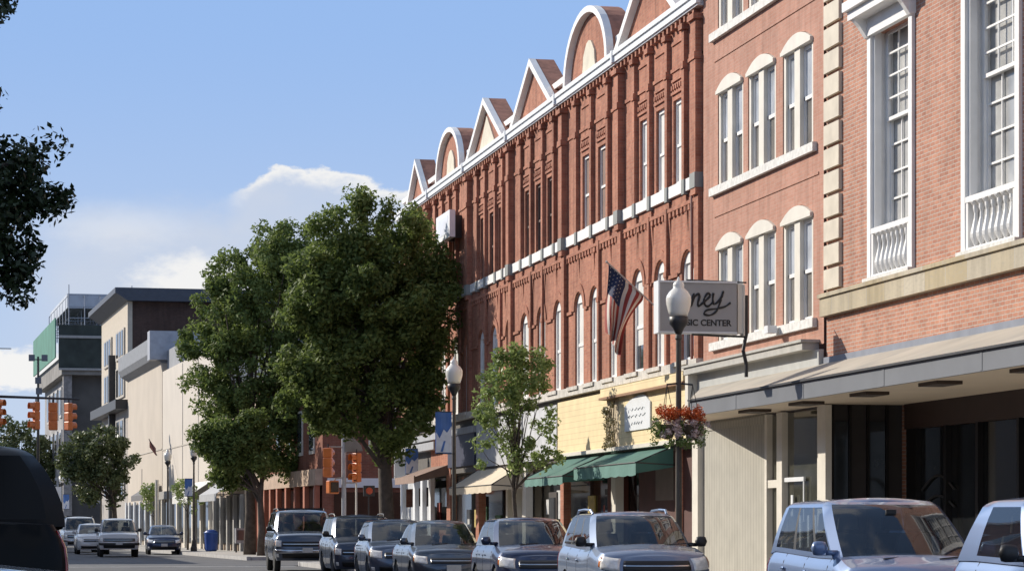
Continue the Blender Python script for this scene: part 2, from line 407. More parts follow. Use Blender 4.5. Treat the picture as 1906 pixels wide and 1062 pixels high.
# =============================================================== building A: colonial brick shop, nearest
XF = 15.0
A = thing('brick_building', 'nearest brick building with tall white sash windows and stone quoins over a long shop canopy', 'building', (XF, 36, 0))
winA = [(41.78, 43.68), (37.2, 39.22), (32.6, 34.6)]
mb = MB()
opsA = [(a, b, 5.6, 9.8) for a, b in winA]
wall(mb, XF, 24, 46.25, 4.4, 14, opsA, .45)
mb.quad((XF, 24, 4.4), (XF, 24, 14), (XF+14, 24, 14), (XF+14, 24, 4.4))
mb.quad((XF, 46.25, 0), (XF+14, 46.25, 0), (XF+14, 46.25, 14), (XF, 46.25, 14))
mb.quad((XF, 24, 14), (XF, 46.25, 14), (XF+14, 46.25, 14), (XF+14, 24, 14))
mb.quad((XF+14, 24, 0), (XF+14, 46.25, 0), (XF+14, 46.25, 14), (XF+14, 24, 14))
mb.build('wall', BR_A, A)
mb = MB()
XS_ = 16.4
k = 0; z = 5.6
while z < 14:
    mb.box(XF-.07, XF-.003, 45.36, 46.22, z + .045, z + .40); z += .43
mb.build('quoin', plain('quoin_stone', (.60, .54, .44), .8, var=.12, vscale=2.5), A)
MB().box(XF+.02, XS_, 46.19, 46.245, .15, 3.6).build('recess_side', plain('dark_side_panel', (.03, .025, .025), .6), A)
for xx in (.05, .38, .72, 1.08): MB().box(XF+xx, XF+xx+.05, 46.12, 46.188, .15, 3.58).build('mullion', plain('bronze_mullion', (.02, .018, .018), .35, metal=.5), A)
MB().box(XF+.10, XF+.375, 46.16, 46.186, .6, 3.3).build('side_pane', glass('side_shop_glass', (.03, .035, .04), rough=.08), A)
MB().box(XF+.775, XF+1.07, 46.16, 46.186, .6, 3.3).build('side_pane', glass('side_shop_glass', (.03, .035, .04), rough=.08), A)
mb = MB(); mb.box(XF-.12, XF-.003, 24, 46.3, 5.17, 5.55); mb.box(XF-.16, XF-.003, 24, 46.32, 5.5, 5.57)
mb.build('stone_band', brick('band_stone', (.47, .42, .33), (.40, .33, .21), (.42, .40, .36), bw=.95, bh=9, ms=.02, big=.12, offs=0, soil=(.36, .32, .26)), A)
mb = MB(); mb.box(XF-.06, XF-.004, 24, 46.25, 4.28, 4.44)
mb.build('flashing', plain('blue_grey_flashing', (.22, .24, .29), .5), A)
m_sill = plain('chalky_sill', (.66, .65, .62), .8, var=.18, vscale=8)
for (a, b) in winA:
    f = MB()
    cw = .17
    f.box(XF-.06, XF-.002, a-cw, a, 5.56, 9.75); f.box(XF-.06, XF-.002, b, b+cw, 5.56, 9.75)       # casing
    f.box(XF-.002, XF+.30, b-.004, b+.0, 6.45, 9.8); f.box(XF+.0, XF+.30, a, a+.004, 6.45, 9.8)
    f.box(XF+.0, XF+.12, a, a+.09, 5.6, 9.8); f.box(XF+.0, XF+.12, b-.07, b, 5.6, 9.8)
    f.box(XF+.2, XF+.34, a, a+.13, 6.5, 9.8); f.box(XF+.2, XF+.34, b-.13, b, 6.5, 9.8)
    # entablature hood
    f.box(XF-.10, XF-.002, a-.22, b+.22, 9.75, 10.05); f.box(XF-.36, XF-.002, a-.32, b+.32, 10.05, 10.2)
    f.box(XF-.44, XF-.002, a-.38, b+.38, 10.2, 10.36)
    f.prism([(XF-.34, 10.05), (XF-.01, 10.05), (XF-.01, 9.7), (XF-.1, 9.74), (XF-.22, 9.92)], 'y', a-.2, a-.06)
    f.prism([(XF-.34, 10.05), (XF-.01, 10.05), (XF-.01, 9.7), (XF-.1, 9.74), (XF-.22, 9.92)], 'y', b+.06, b+.2)
    fr = f.build('window', m_white, A)
    s = MB()
    ia, ib = a+.13, b-.13
    def sash(z0, z1, X, rows):
        s.box(X, X+.05, ia, ib, z0, z0+.06); s.box(X, X+.05, ia, ib, z1-.05, z1)
        s.box(X, X+.05, ia, ia+.06, z0+.06, z1-.05); s.box(X, X+.05, ib-.06, ib, z0+.06, z1-.05)
        for j in (1, 2):
            yy = ia + (ib-ia)*j/3; s.box(X+.012, X+.04, yy-.015, yy+.015, z0+.06, z1-.05)
        for j in range(1, rows):
            zz = z0 + (z1-z0)*j/rows; s.box(X+.009, X+.043, ia+.06, ib-.06, zz-.016, zz+.016)
    sash(8.28, 9.8, XF+.19, 4); sash(6.5, 8.34, XF+.25, 4)
    s.box(XF+.16, XF+.42, a, b, 6.43, 6.5)
    s.build('sash', m_white, fr)
    p = MB(); p.box(XF+.305, XF+.315, ia, ib, 6.5, 9.8); p.build('pane', m_glassl, fr)
    # balustrade panel
    q = MB()
    q.box(XF-.055, XF+.1, a, b, 6.38, 6.47); q.box(XF-.05, XF+.1, a, b, 5.58, 5.68)
    q.box(XF-.045, XF+.08, a, a+.1, 5.68, 6.38); q.box(XF-.045, XF+.08, b-.1, b, 5.68, 6.38)
    nb = 7
    for j in range(nb):
        yy = a + .15 + (b-a-.3)*(j+.5)/nb
        q.lathe([(.035, 0), (.035, .03), (.045, .05), (.085, .14), (.092, .2), (.07, .3), (.035, .44), (.03, .52), (.05, .58), (.05, .64), (.085, .68), (.09, .7)], (XF+.02, yy, 5.68), 10)
    q.build('balustrade', m_white, fr, smooth=False)
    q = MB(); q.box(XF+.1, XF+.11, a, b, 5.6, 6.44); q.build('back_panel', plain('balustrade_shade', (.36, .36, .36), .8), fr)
    q = MB(); q.box(XF-.14, XF-.06, a-.2, b+.2, 5.55, 5.63); q.build('sill', m_sill, fr)

# shopfront under the canopy
XS = 16.4
mb = MB(); mb.box(XS-.06, XS+.0, 24, 45.9, 3.15, 3.62); mb.build('shop_fascia', plain('dark_brown_fascia', (.035, .018, .015), .6), A)
mb = MB(); mb.box(XS+.05, XS+.08, 24, 45.9, .6, 3.15)
mb.build('shop_window', m_glassd, A, label='dark plate glass shop window under the canopy')
mb = MB(); mb.box(XS, XS+.2, 24, 45.9, .15, .6); mb.build('stall_riser', plain('dark_riser', (.05, .03, .028), .7), A)
for yy, w in ((45.6, .5), (43.9, .12), (42.4, .12), (40.6, .1), (38.3, .16), (30.5, .08)):
    MB().box(XS-.04, XS+.05, yy-w/2, yy+w/2, .15, 3.15).build('mullion', plain('bronze_mullion', (.02, .018, .018), .35, metal=.5), A)
for yy in (37.0, 34.6):
    MB().box(XS-.05, XS-.01, yy, yy+.035, .6, 3.14).build('glazing_bar', plain('bright_aluminium', (.5, .5, .5), .3, metal=.7), A)
# things seen dimly behind the glass: plants, stacked goods
m_in = plain('dim_interior_goods', (.10, .085, .07), .8, var=.5, vscale=5)
for (y, z, h) in ((36.4, .62, .75), (35.7, .62, .5), (34.9, .62, .9), (33.6, .62, .6)): MB().box(XS+.0, XS+.045, y-.18, y+.18, z, z+h).build('window_display', m_in, A)
mb = MB(); mb.tube([(XS+.02, 45.2-.1*k, 2.05+.25*sin(pi*k/16)) for k in range(17)], .02, 6); mb.tube([(XS+.02, 45.2-.1*k, 1.75+.2*sin(pi*k/16)) for k in range(17)], .02, 6); mb.build('arched_reflection', m_blackm, A)  # arched reflection in the glass, modelled as dark tubes
# goods and things seen dimly behind the glass
# canopy
CE = [(13.75, 24.0), (13.75, 50.8), (15.0, 54.5)]
cn = thing('shop_canopy', 'long flat shop canopy with a grey metal fascia and tan sloping top over the pavement', 'canopy', (14.4, 38, 3.6))
mb = MB(); mb.add([(13.75, 24, 3.60), (13.75, 50.8, 3.60), (15.0, 54.5, 3.60), (16.38, 54.5, 3.60), (16.38, 24, 3.60)], [(0, 1, 2, 3, 4)])
mb.build('soffit', plain('tan_soffit', (.74, .62, .47), .7, var=.06, vscale=.8), cn)
mb = MB(); mb.box(13.69, 13.75, 24, 50.8, 3.56, 3.85)
mb.prism([(13.70, 50.8), (13.75, 50.8), (15.0, 54.5), (14.95, 54.52)], 'z', 3.56, 3.85)
for yy in (27.1, 31.2, 35.3, 39.4, 43.5, 47.6): mb.box(13.683, 13.69, yy-.04, yy+.04, 3.57, 3.84)
mb.build('fascia', plain('slate_fascia_metal', (.17, .18, .20), .5, metal=.1, var=.08, vscale=1.2), cn)
mb = MB(); mb.box(13.64, 13.75, 24, 50.83, 3.85, 3.885); mb.build('gutter_edge', plain('dark_edge', (.045, .045, .05), .5), cn)
mb = MB(); mb.add([(13.68, 24, 3.89), (13.68, 50.85, 3.89), (14.96, 54.55, 4.34), (14.96, 24, 4.34)], [(0, 3, 2, 1)])
mb.add([(13.68, 24, 3.888), (13.68, 50.85, 3.888), (14.96, 54.55, 3.888), (14.96, 24, 3.888)], [(0, 1, 2, 3)])
mb.add([(13.68, 50.85, 3.889), (14.96, 54.55, 3.889), (14.96, 54.55, 4.34)], [(0, 1, 2)])
mb.build('top_panel', plain('tan_roof_panel', (.40, .36, .30), .8, var=.12, vscale=.9, dirt=((.30, .28, .25), .8)), cn)
for yy in (31.5, 35.0, 38.7, 42.0, 45.4, 48.6):
    mb = MB(); mb.box(14.15, 14.55, yy-.42, yy+.42, 3.545, 3.598); mb.build('light_fixture', plain('brown_fixture', (.06, .04, .03), .6), cn)

# =============================================================== building B: salmon brick with paired windows
B = thing('brick_building', 'three storey salmon brick building with arched cream double windows beside the quoins', 'building', (XF, 50.4, 0))
rowsB = [(5.2, 7.14, 7.36), (8.39, 10.34, 10.56), (11.58, 13.5, 13.72)]
colB = [(46.95, 48.83), (49.28, 51.16), (51.5, 53.36)]
XB = XF - .03
ops = []
for (z0, zs, zt) in rowsB:
    for (a, b) in colB: ops.append((a, b, z0, zt))
mb = MB(); wall(mb, XB, 46.32, 54.48, 4.7, 14.6, ops, .16)
for (z0, zs, zt) in rowsB:
    for (a, b) in colB: arch_fill(mb, XB, a, b, zs, zt, .16, 12, True)
# brick label course bands that step over the heads
for (z0, zs, zt) in rowsB[:2]:
    mb.box(XB-.018, XB-.001, 46.6, 53.6, zt+.42, zt+.47)
mb.quad((XB, 46.32, 14.6), (XB, 54.48, 14.6), (XB+14, 54.48, 14.6), (XB+14, 46.32, 14.6))
mb.quad((XB, 46.32, 14), (XB, 46.32, 14.6), (XB+14, 46.32, 14.6), (XB+14, 46.32, 14))
mb.quad((XB, 54.48, 0), (XB+14, 54.48, 0), (XB+14, 54.48, 14.6), (XB, 54.48, 14.6))
mb.build('wall', BR_B, B)
for ri, (z0, zs, zt) in enumerate(rowsB):
    mb = MB(); mb.box(XB-.09, XB-.003, 46.72, 53.75, z0-.17, z0-.005); mb.build('sill', m_sill, B)
    for (a, b) in colB:
        f = MB(); X = XB + .03; c_ = (a+b)/2; w = (b-a)/2; h = zt - zs
        n = 12; pts = [(c_ + (w-.005)*(1-2*k/n), zs + (h-.01)*(1-(1-2*k/n)**2)) for k in range(n+1)]
        f.prism(pts, 'x', XB-.05, XB+.06)
        f.box(XB-.06, XB+.06, a+.01, b-.01, zs-.07, zs)
        X0, X1 = XB+.02, XB+.13
        f.box(X0, X1, a+.005, a+.14, z0, zs-.07); f.box(X0, X1, b-.14, b-.005, z0, zs-.07)
        f.box(X0-.03, X1, c_-.17, c_+.17, z0, zs-.07)
        fr = f.build('window', m_cream, B)
        for (u, v) in ((a+.14, c_-.17), (c_+.17, b-.14)):
            s = MB(); zm = z0 + (zs-z0)*.47
            s.box(X0+.05, X1-.01, u, v, zm-.035, zm+.035); s.box(X0+.05, X1-.01, u, v, z0, z0+.07); s.box(X0+.05, X1-.01, u, v, zs-.14, zs-.07)
            s.box(X0+.05, X1-.01, u, u+.05, z0+.07, zs-.14); s.box(X0+.05, X1-.01, v-.05, v, z0+.07, zs-.14)
            s.build('sash', m_white, fr)
            p = MB(); p.box(X0+.085, X0+.095, u+.05, v-.05, zm, zs-.1); p.build('upper_pane', glass('blue_grey_pane', (.46, .49, .54), rough=.15), fr)  # grey-blue reflection put into the upper pane colour
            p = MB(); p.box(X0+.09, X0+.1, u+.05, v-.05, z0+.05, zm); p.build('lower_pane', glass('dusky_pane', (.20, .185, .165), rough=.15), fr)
# signboard cornice, ground floor
mb = MB(); mb.box(XB-.32, XB-.003, 46.6, 54.9, 4.60, 4.77); mb.box(XB-.36, XB-.003, 46.55, 54.95, 4.74, 4.79)
mb.build('cornice', plain('grey_cornice', (.40, .39, .36), .7, var=.12, vscale=3), B)
mb = MB(); mb.box(XB-.1, XB-.003, 46.32, 54.6, 3.62, 4.598)
mb.build('sign_band', plain('grey_band', (.42, .43, .42), .6, var=.08), B)
mb = MB(); mb.box(XB-.3, XB-.1, 54.62, 54.85, 3.3, 4.6); mb.box(XB-.12, XB-.003, 54.5, 54.95, .15, 3.55)
mb.build('corner_post', m_cream, B)
mb = MB(); wall(mb, XB, 50.0, 54.5, .15, 3.6, [], .1); mb.box(XB-.02, XB-.0, 50.0, 54.5, 3.4, 3.55)
mb.build('siding', ribbed('ribbed_cream_siding', (.40, .38, .325), (.28, .265, .225), .19, 'V', .16), B)
mb = MB(); mb.box(XB+.1, XB+.12, 46.5, 49.9, .6, 3.55); mb.build('shop_window', glass('olive_shop_glass', (.06, .06, .045), rough=.06), B)
for yy, w in ((49.9, .14), (49.0, .34), (46.6, .1)): MB().box(XB-.02, XB+.1, yy-w/2, yy+w/2, .15, 3.57).build('mullion', m_cream, B)
MB().box(XB+.0, XB+.099, 49.17, 49.83, 2.15, 2.3).build('transom', m_cream, B)
MB().box(XB-.01, XB+.099, 46.65, 48.83, .15, .6).build('stall_riser', m_cream, B)
mb = MB(); mb.box(XB+.02, XB+.06, 47.6, 48.8, 2.25, 2.33); mb.box(XB+.03, XB+.05, 47.62, 47.66, 1.5, 2.25); mb.box(XB+.03, XB+.05, 48.3, 48.42, 1.6, 2.0)
for yy in (46.9, 47.3, 47.8): mb.box(XB+.03, XB+.06, yy, yy+.1, .75, 1.62)
mb.build('window_display', m_white2, B)
mb = MB(); mb.box(XB-.12, XB-.003, 45.86, 46.3, .15, 3.58); mb.build('pillar', m_cream, B)
# little floodlight on the sill
o = MB(); o.box(XB-.32, XB-.14, 48.75, 49.0, 5.06, 5.2); o.tube([(XB-.14, 48.87, 5.1), (XB-.0, 48.87, 5.08)], .02)
fl = o.build('floodlight', m_white2); tag(fl, 'small white floodlight fixed to the sill under the middle lower window', 'floodlight')

# projecting sign
YS = 47.0
sg = thing('projecting_sign', 'grey box sign reading ney MUSIC CENTER hung from a black post over the canopy', 'sign', (13.7, YS, 4.9))
mb = MB(); mb.box(12.06, 13.5, YS-.14, YS+.14, 4.92, 5.8); mb.build('sign_box', plain('grey_sign_face', (.33, .33, .335), .5, var=.05), sg)
mb = MB(); mb.box(12.03, 12.06, YS-.17, YS+.17, 4.89, 5.83); mb.box(12.06, 13.5, YS-.17, YS+.17, 5.8, 5.83); mb.box(12.06, 13.5, YS-.17, YS+.17, 4.89, 4.92)
mb.build('rim', m_white2, sg)
mb = MB(); mb.box(13.53, 13.63, YS-.1, YS+.1, 4.9, 5.8); mb.box(13.63, 13.66, YS-.12, YS+.12, 4.86, 5.78); mb.build('bracket', m_cream, sg)
mb = MB(); mb.tube([(13.72, YS, 4.12), (13.72, YS, 4.35), (13.66, YS, 4.6), (13.72, YS, 4.9), (13.72, YS, 5.6)], .035)
mb.tube([(13.72, YS, 4.85), (13.2, YS, 4.86), (12.7, YS, 4.88)], .02); mb.tube([(13.72, YS, 5.83), (12.6, YS, 5.86)], .015)
mb.build('post', m_blackm, sg)
def put_text(txt, size, x, y, z, parent, mat, shear=0, face='-y', offset=0.0, sx=1.0, ext=.004):
    vs, fs = text_mesh(txt, size, shear, ext, offset)
    mb = MB()
    if face == '-y': mb.add([(x + v[0]*sx, y - v[2], z + v[1]) for v in vs], fs)
    else: mb.add([(x - v[2], y - v[0]*sx, z + v[1]) for v in vs], fs)     # facing -x
    return mb.build('lettering', mat, parent)
m_ink = plain('black_lettering', (.012, .012, .013), .5)
mb = MB()
def stroke(pts, r=.021):
    n_ = len(pts); pp = []
    for i in range(n_-1):
        p0, p1, p2, p3 = pts[max(0, i-1)], pts[i], pts[i+1], pts[min(n_-1, i+2)]
        for q in range(4):
            f = q/4
            pp.append(tuple(.5*((2*p1[k])+(-p0[k]+p2[k])*f+(2*p0[k]-5*p1[k]+4*p2[k]-p3[k])*f*f+(-p0[k]+3*p1[k]-3*p2[k]+p3[k])*f**3) for k in (0, 1)))
    pp.append(pts[-1])
    mb.tube([(12.62+a, YS-.146, 5.38+b) for a, b in pp], [r*(.75+.45*abs(sin(1.3+j*.55))) for j in range(len(pp))], 6)
stroke([(0, -.02), (.03, .1), (.08, .22), (.05, .1), (.02, .0), (.08, .15), (.16, .22), (.18, .17), (.15, .05), (.17, .0), (.22, .04)])
stroke([(.22, .04), (.32, .12), (.38, .2), (.33, .23), (.27, .13), (.28, .03), (.34, .0), (.42, .06)])
stroke([(.44, .24), (.43, .12), (.45, .04), (.52, .08), (.6, .2), (.63, .28), (.58, .12), (.5, -.08), (.38, -.16), (.27, -.14), (.32, -.07), (.5, -.04), (.66, -.0), (.76, .07)], .019)
mb.build('script_lettering', m_ink, sg)
put_text('MUSIC CENTER', .155, 12.86, YS-.145, 5.03, sg, m_ink, offset=.004)

# =============================================================== building C: long deep red block
C = thing('brick_building', 'long three storey dark red brick block with arched and pointed gables along its white cornice', 'building', (XF, 74, 0))
w2 = [55.86, 58.17, 60.26, 62.65, 64.7, 66.45, 68.95, 71.1, 73.3, 75.5, 77.8, 79.8, 82.2, 84.4, 86.7, 88.8, 91.0, 93.2]
thin3 = [60.26, 58.85, 57.27, 55.82, 66.39, 64.7, 62.93, 73.46, 72.07, 70.51, 69.08, 80.15, 78.84, 77.24, 76.1, 87.69, 86.34, 85.03, 83.76, 93.9, 92.4, 90.9]
thick3 = [61.57, 67.78, 74.84, 81.41, 88.97, 54.62]
w3 = []
for grp in ([60.26, 58.85, 57.27, 55.82], [66.39, 64.7, 62.93], [73.46, 72.07, 70.51, 69.08], [80.15, 78.84, 77.24, 76.1], [87.69, 86.34, 85.03, 83.76], [93.9, 92.4, 90.9]):
    for i in range(len(grp)-1):
        a = grp[i+1] + .30; b = grp[i] - .10
        c_ = (a+b)/2; w = min(.43, (b-a)/2); w3.append((c_-w, c_+w))
ops = [(a, b, 8.87, 10.72) for a, b in w3] + [(c_-.5, c_+.5, 4.95, 7.33) for c_ in w2]
mb = MB(); wall(mb, XF, 54.5, 95.5, 4.9, 12.34, ops, .11)
for c_ in w2: arch_fill(mb, XF, c_-.5, c_+.5, 6.9, 7.33, .11, 12)
for c_ in w2:      # raised brick label over each arch
    for k in range(12):
        t0 = pi*k/12; t1 = pi*(k+1)/12
        P = lambda t, ry, rz, X: (X, c_+ry*cos(t), 6.9+rz*sin(t))
        mb.add([P(t0, .52, .46, XF-.03), P(t1, .52, .46, XF-.03), P(t1, .72, .68, XF-.03), P(t0, .72, .68, XF-.03)], [(0, 1, 2, 3)])
        mb.add([P(t0, .72, .68, XF-.03), P(t1, .72, .68, XF-.03), P(t1, .72, .68, XF), P(t0, .72, .68, XF)], [(0, 1, 2, 3)])
        mb.add([P(t0, .52, .46, XF-.03), P(t1, .52, .46, XF-.03), P(t1, .52, .46, XF), P(t0, .52, .46, XF)], [(3, 2, 1, 0)])
for i in range(len(w2)-1):
    mb.box(XF-.045, XF-.001, w2[i]+.72, w2[i+1]-.72, 6.84, 6.92)
mb.quad((XF, 54.5, 12.34), (XF, 95.5, 12.34), (XF+16, 95.5, 12.34), (XF+16, 54.5, 12.34))
mb.quad((XF, 95.5, 0), (XF+16, 95.5, 0), (XF+16, 95.5, 12.34), (XF, 95.5, 12.34))
y = 54.9
while y < 95:
    mb.box(XF-.13, XF-.001, y, y+.12, 12.2, 12.335); y += .36
# corbel dentils and panels
y = 54.9
while y < 95:
    mb.box(XF-.05, XF-.001, y, y+.16, 8.18, 8.3); y += .32
mb.box(XF-.06, XF-.001, 54.6, 95.4, 8.3, 8.38); mb.box(XF-.03, XF-.001, 54.6, 95.4, 11.34, 11.42)
for (a, b) in w3:
    mb.box(XF-.04, XF-.001, a-.08, b+.08, 10.84, 10.9)
    yy = a-.06
    while yy < b+.02: mb.box(XF-.04, XF-.001, yy, yy+.09, 10.95, 11.05); yy += .18
    mb.box(XF-.035, XF-.001, a-.06, b+.06, 11.12, 11.18)
    mb.box(XF-.03, XF-.001, a-.06, a+.02, 11.5, 12.0); mb.box(XF-.03, XF-.001, a+.02, b+.06, 11.92, 12.0)
mb.build('wall', BR_C, C)
def pil(y, w, d, z0, z1, cap=True):
    p = MB(); p.box(XF-d, XF-.001, y, y+w, z0, z1)
    if cap:
        p.box(XF-d-.03, XF-.001, y-.02, y+w+.02, z1-.95, z1-.8); p.box(XF-d-.06, XF-.001, y-.06, y+w+.06, z1-.12, z1)
    return p
for y in thin3:
    pil(y, .2, .10, 8.86, 12.19).build('pilaster', BR_C, C)
    q = MB(); q.prism([(XF-.055, 8.5), (XF-.001, 8.5), (XF-.001, 7.7)], 'y', y, y+.17); q.build('corbel', BR_C, C)
for y in thick3:
    pil(y, .4, .17, 8.4, 12.19).build('pier', BR_C, C)
    pil(y, .34, .11, 4.95, 8.4, False).build('pier', BR_C, C)
for y in (59.0, 57.41, 70.65, 64.0, 72.2, 76.6, 78.84, 83.3, 85.4, 87.69, 90.0, 92.2):
    p = MB(); p.box(XF-.075, XF-.001, y, y+.18, 4.95, 8.4); p.box(XF-.09, XF-.001, y-.03, y+.21, 6.9, 7.02); p.build('pilaster', BR_C, C)
mb = MB(); mb.tube([(XF-.06, 55.3, 4.9), (XF-.06, 55.3, 12.2)], .035, 8); mb.build('downspout', plain('rust_downspout', (.30, .16, .13), .5), C)
# belt sill, lower course
m_cap = plain('weathered_cap', (.26, .27, .26), .8)
cur = 54.6
for y in sorted(thin3 + thick3) + [95.6]:
    w = .4 if y in thick3 else .2
    if y > cur + .05: MB().box(XF-.07, XF-.002, cur+.008, y-.014, 8.6, 8.855).build('belt_sill', m_white, C)
    if y < 95: MB().box(XF-(.19 if y in thick3 else .105), XF-.002, y-.012, y+w+.006, 8.54, 8.86).build('belt_cap', m_cap, C)
    cur = max(cur, y + w)
mb = MB(); mb.box(XF-.16, XF-.002, 54.6, 95.4, 4.74, 4.945)
for c_ in w2: mb.box(XF-.2, XF-.002, c_-.6, c_+.6, 4.86, 4.955)
mb.build('stone_course', m_stone, C)
# windows 2nd floor and 3rd floor
for i, c_ in enumerate(w2):
    X0 = XF + .05
    f = MB(); f.box(X0, X0+.08, c_-.5, c_-.4, 4.95, 7.2); f.box(X0, X0+.08, c_+.4, c_+.5, 4.95, 7.2); f.box(X0, X0+.08, c_-.4, c_+.4, 4.95, 5.05)
    f.box(X0, X0+.08, c_-.4, c_+.4, 7.08, 7.33); f.box(X0+.02, X0+.07, c_-.4, c_+.4, 5.98, 6.06)
    fr = f.build('window', m_white, C)
    p = MB(); hb = random.choice((5.05, 5.05, 6.06, 5.6, 5.05)); p.box(X0+.045, X0+.05, c_-.4, c_+.4, hb, 7.08); p.build('blind', m_blind, fr)
    if hb > 5.06:
        p = MB(); p.box(X0+.045, X0+.05, c_-.4, c_+.4, 5.05, hb); p.build('pane', m_glass, fr)
for i, (a, b) in enumerate(w3):
    X0 = XF + .06; near = i < 3
    f = MB(); f.box(X0, X0+.07, a, a+.06, 8.87, 10.72); f.box(X0, X0+.07, b-.06, b, 8.87, 10.72); f.box(X0, X0+.07, a+.06, b-.06, 10.64, 10.72); f.box(X0, X0+.07, a+.06, b-.06, 8.87, 8.94); f.box(X0+.01, X0+.06, a+.06, b-.06, 9.7, 9.76)
    fr = f.build('window', m_white if (near or i in (3, 4)) else plain('brown_sash', (.13, .08, .065), .6), C)
    p = MB(); p.box(X0+.04, X0+.045, a+.06, b-.06, 8.94, 10.64); p.build('pane', m_blind if near else (m_glass if i > 5 else plain('brown_blind', (.20, .12, .09), .7)), fr)
# cornice
mb = MB(); mb.box(14.84, XF-.002, 54.5, 95.6, 12.34, 12.45); mb.box(14.80, 14.9, 54.45, 95.7, 12.38, 12.63)
mb.box(14.76, 14.9, 54.4, 95.7, 12.53, 12.64)
mb.box(14.9, XF+.15, 54.45, 95.7, 12.45, 12.65)
for y in (61.9, 68.4, 75.0, 81.9, 88.6): mb.box(14.74, 14.8, y-.07, y+.07, 12.37, 12.66)
mb.build('cornice', m_white2, C)
mb = MB(); mb.box(XF+.15, XF+.42, 54.5, 95.5, 12.65, 13.0); mb.build('parapet', BR_C, C)
mb = MB(); mb.box(XF+.05, XF+.5, 54.4, 95.6, 13.0, 13.16); mb.build('coping', m_white, C)
# gables
def gable(y0, y1, kind, motif, h=1.52):
    g0, g1 = 14.97, 15.5; zb = 12.65; c_ = (y0+y1)/2; w = (y1-y0)/2
    n = 20 if kind == 'arch' else 2
    def prof(ww, hh, cz=0):
        if kind == 'arch': return [(c_+ww*cos(pi*k/n), zb+cz+hh*sin(pi*k/n)) for k in range(n+1)]
        return [(c_+ww, zb+cz), (c_, zb+cz+hh), (c_-ww, zb+cz)]
    name = 'arched_gable' if kind == 'arch' else 'pointed_gable'
    m_ = MB(); m_.prism(prof(w-.12, h-.1), 'x', g0, g1-.02)
    gb = m_.build(name, BR_C, C)
    o, i_ = prof(w, h), prof(w-(.22 if kind == 'arch' else .38), h-(.15 if kind == 'arch' else .2))
    t = MB(); k_ = len(o)
    X0, X1 = 14.80, g0+.01
    for j in range(k_-1):
        a, b, c2, d = o[j], o[j+1], i_[j+1], i_[j]
        t.quad((X0, *a), (X0, *b), (X0, *c2), (X0, *d))
        t.quad((X0, *b), (X0, *a), (X1, *a), (X1, *b)); t.quad((X0, *d), (X0, *c2), (X1, *c2), (X1, *d)); t.quad((X1, *a), (X1, *d), (X1, *c2), (X1, *b))
    for j in (0, k_-1): t.quad((X0, *o[j]), (X0, *i_[j]), (X1, *i_[j]), (X1, *o[j]))
    fixn(t.build('gable_trim', m_white, gb))
    t = MB(); o2 = prof(w-.01, h-.01); o1 = prof(w-.12, h-.1)
    for j in range(k_-1):
        a, b = o2[j], o2[j+1]; d, c2 = o1[j], o1[j+1]
        t.quad((X1+.002, *a), (g1, *a), (g1, *b), (X1+.002, *b))
        t.quad((g1, *a), (g1, *d), (g1, *c2), (g1, *b)); t.quad((X1+.002, *a), (X1+.002, *b), (X1+.002, *c2), (X1+.002, *d))
    fixn(t.build('gable_cover', plain('brown_slates', (.33, .15, .10), .85, var=.25, vscale=5), gb))
    t = MB()
    if motif:
        if kind == 'arch': pts = [(c_ + .75*cos(a_)*(.9 if k3 % 2 else 1), zb + .02 + .8*max(0, sin(a_))) for k3, a_ in enumerate([pi*q/10 for q in range(11)])]
        else: pts = [(c_+1.3, zb+.02), (c_, zb+.98), (c_-1.3, zb+.02)]
        t.prism(pts, 'x', g0-.05, g0-.002); t.build('gable_motif', plain('pale_plaster', (.62, .57, .46), .8, var=.1), gb)
gable(89.3, 93.3, 'tri', False, 1.4)
gable(82.6, 87.1, 'arch', True)
gable(75.65, 81.6, 'tri', True)
gable(69.0, 74.6, 'tri', False)
gable(62.6, 67.5, 'arch', True, 1.62)
gable(56.1, 61.9, 'tri', False, 1.6)

# ---- signboards and shopfronts of C
m_yel = ribbed('yellow_clapboard', (.80, .65, .38), (.68, .53, .30), .145, 'H', .12)
mb = MB(); mb.box(XF-.09, XF-.001, 63.0, 68.6, 3.3, 4.64); mb.build('clapboard_sign', m_yel, C)
mb = MB(); mb.box(XF-.13, XF-.001, 55.5, 61.6, 3.3, 4.45); mb.box(XF-.26, XF-.001, 55.3, 63.0, 4.5, 4.7); mb.build('clapboard_sign', m_yel, C)
mb = MB(); mb.box(XF-.29, XF-.001, 55.25, 63.05, 4.44, 4.495); mb.build('moulding', plain('rusty_moulding', (.28, .15, .08), .7), C)
mb = MB(); mb.box(XF-.1, XF-.001, 61.62, 62.98, 3.3, 4.43); mb.build('panel', plain('bare_board', (.52, .43, .30), .8, var=.2, vscale=6), C)
mb = MB(); mb.box(XF-.2, XF-.001, 55.3, 69.0, 3.2, 3.29); mb.build('ledge', m_cream, C)
mb = MB(); mb.box(XF-.08, XF-.001, 68.8, 73.2, 3.2, 4.6); mb.build('sign_panel', plain('weathered_white_sign', (.55, .56, .58), .6, var=.15, vscale=2.5), C)
mb = MB(); mb.box(XF-.06, XF-.001, 73.5, 80.4, 3.2, 4.6); mb.build('sign_panel', plain('grey_white_panel', (.45, .46, .48), .6, var=.1), C)
mb = MB(); mb.box(XF-.07, XF-.001, 80.7, 85.4, 3.3, 4.3); mb.build('sign_panel', plain('navy_sign_panel', (.03, .035, .07), .5), C)
mb = MB(); mb.box(XF-.12, XF-.001, 80.6, 95.3, 4.3, 4.5); mb.box(XF-.3, XF-.001, 86.8, 95.4, 3.95, 4.2); mb.build('ledge', plain('grey_ledge', (.36, .37, .39), .6), C)
mb = MB(); mb.box(XF-.03, XF-.001, 85.5, 88.9, 3.3, 4.3); mb.build('panel', BR_C, C)
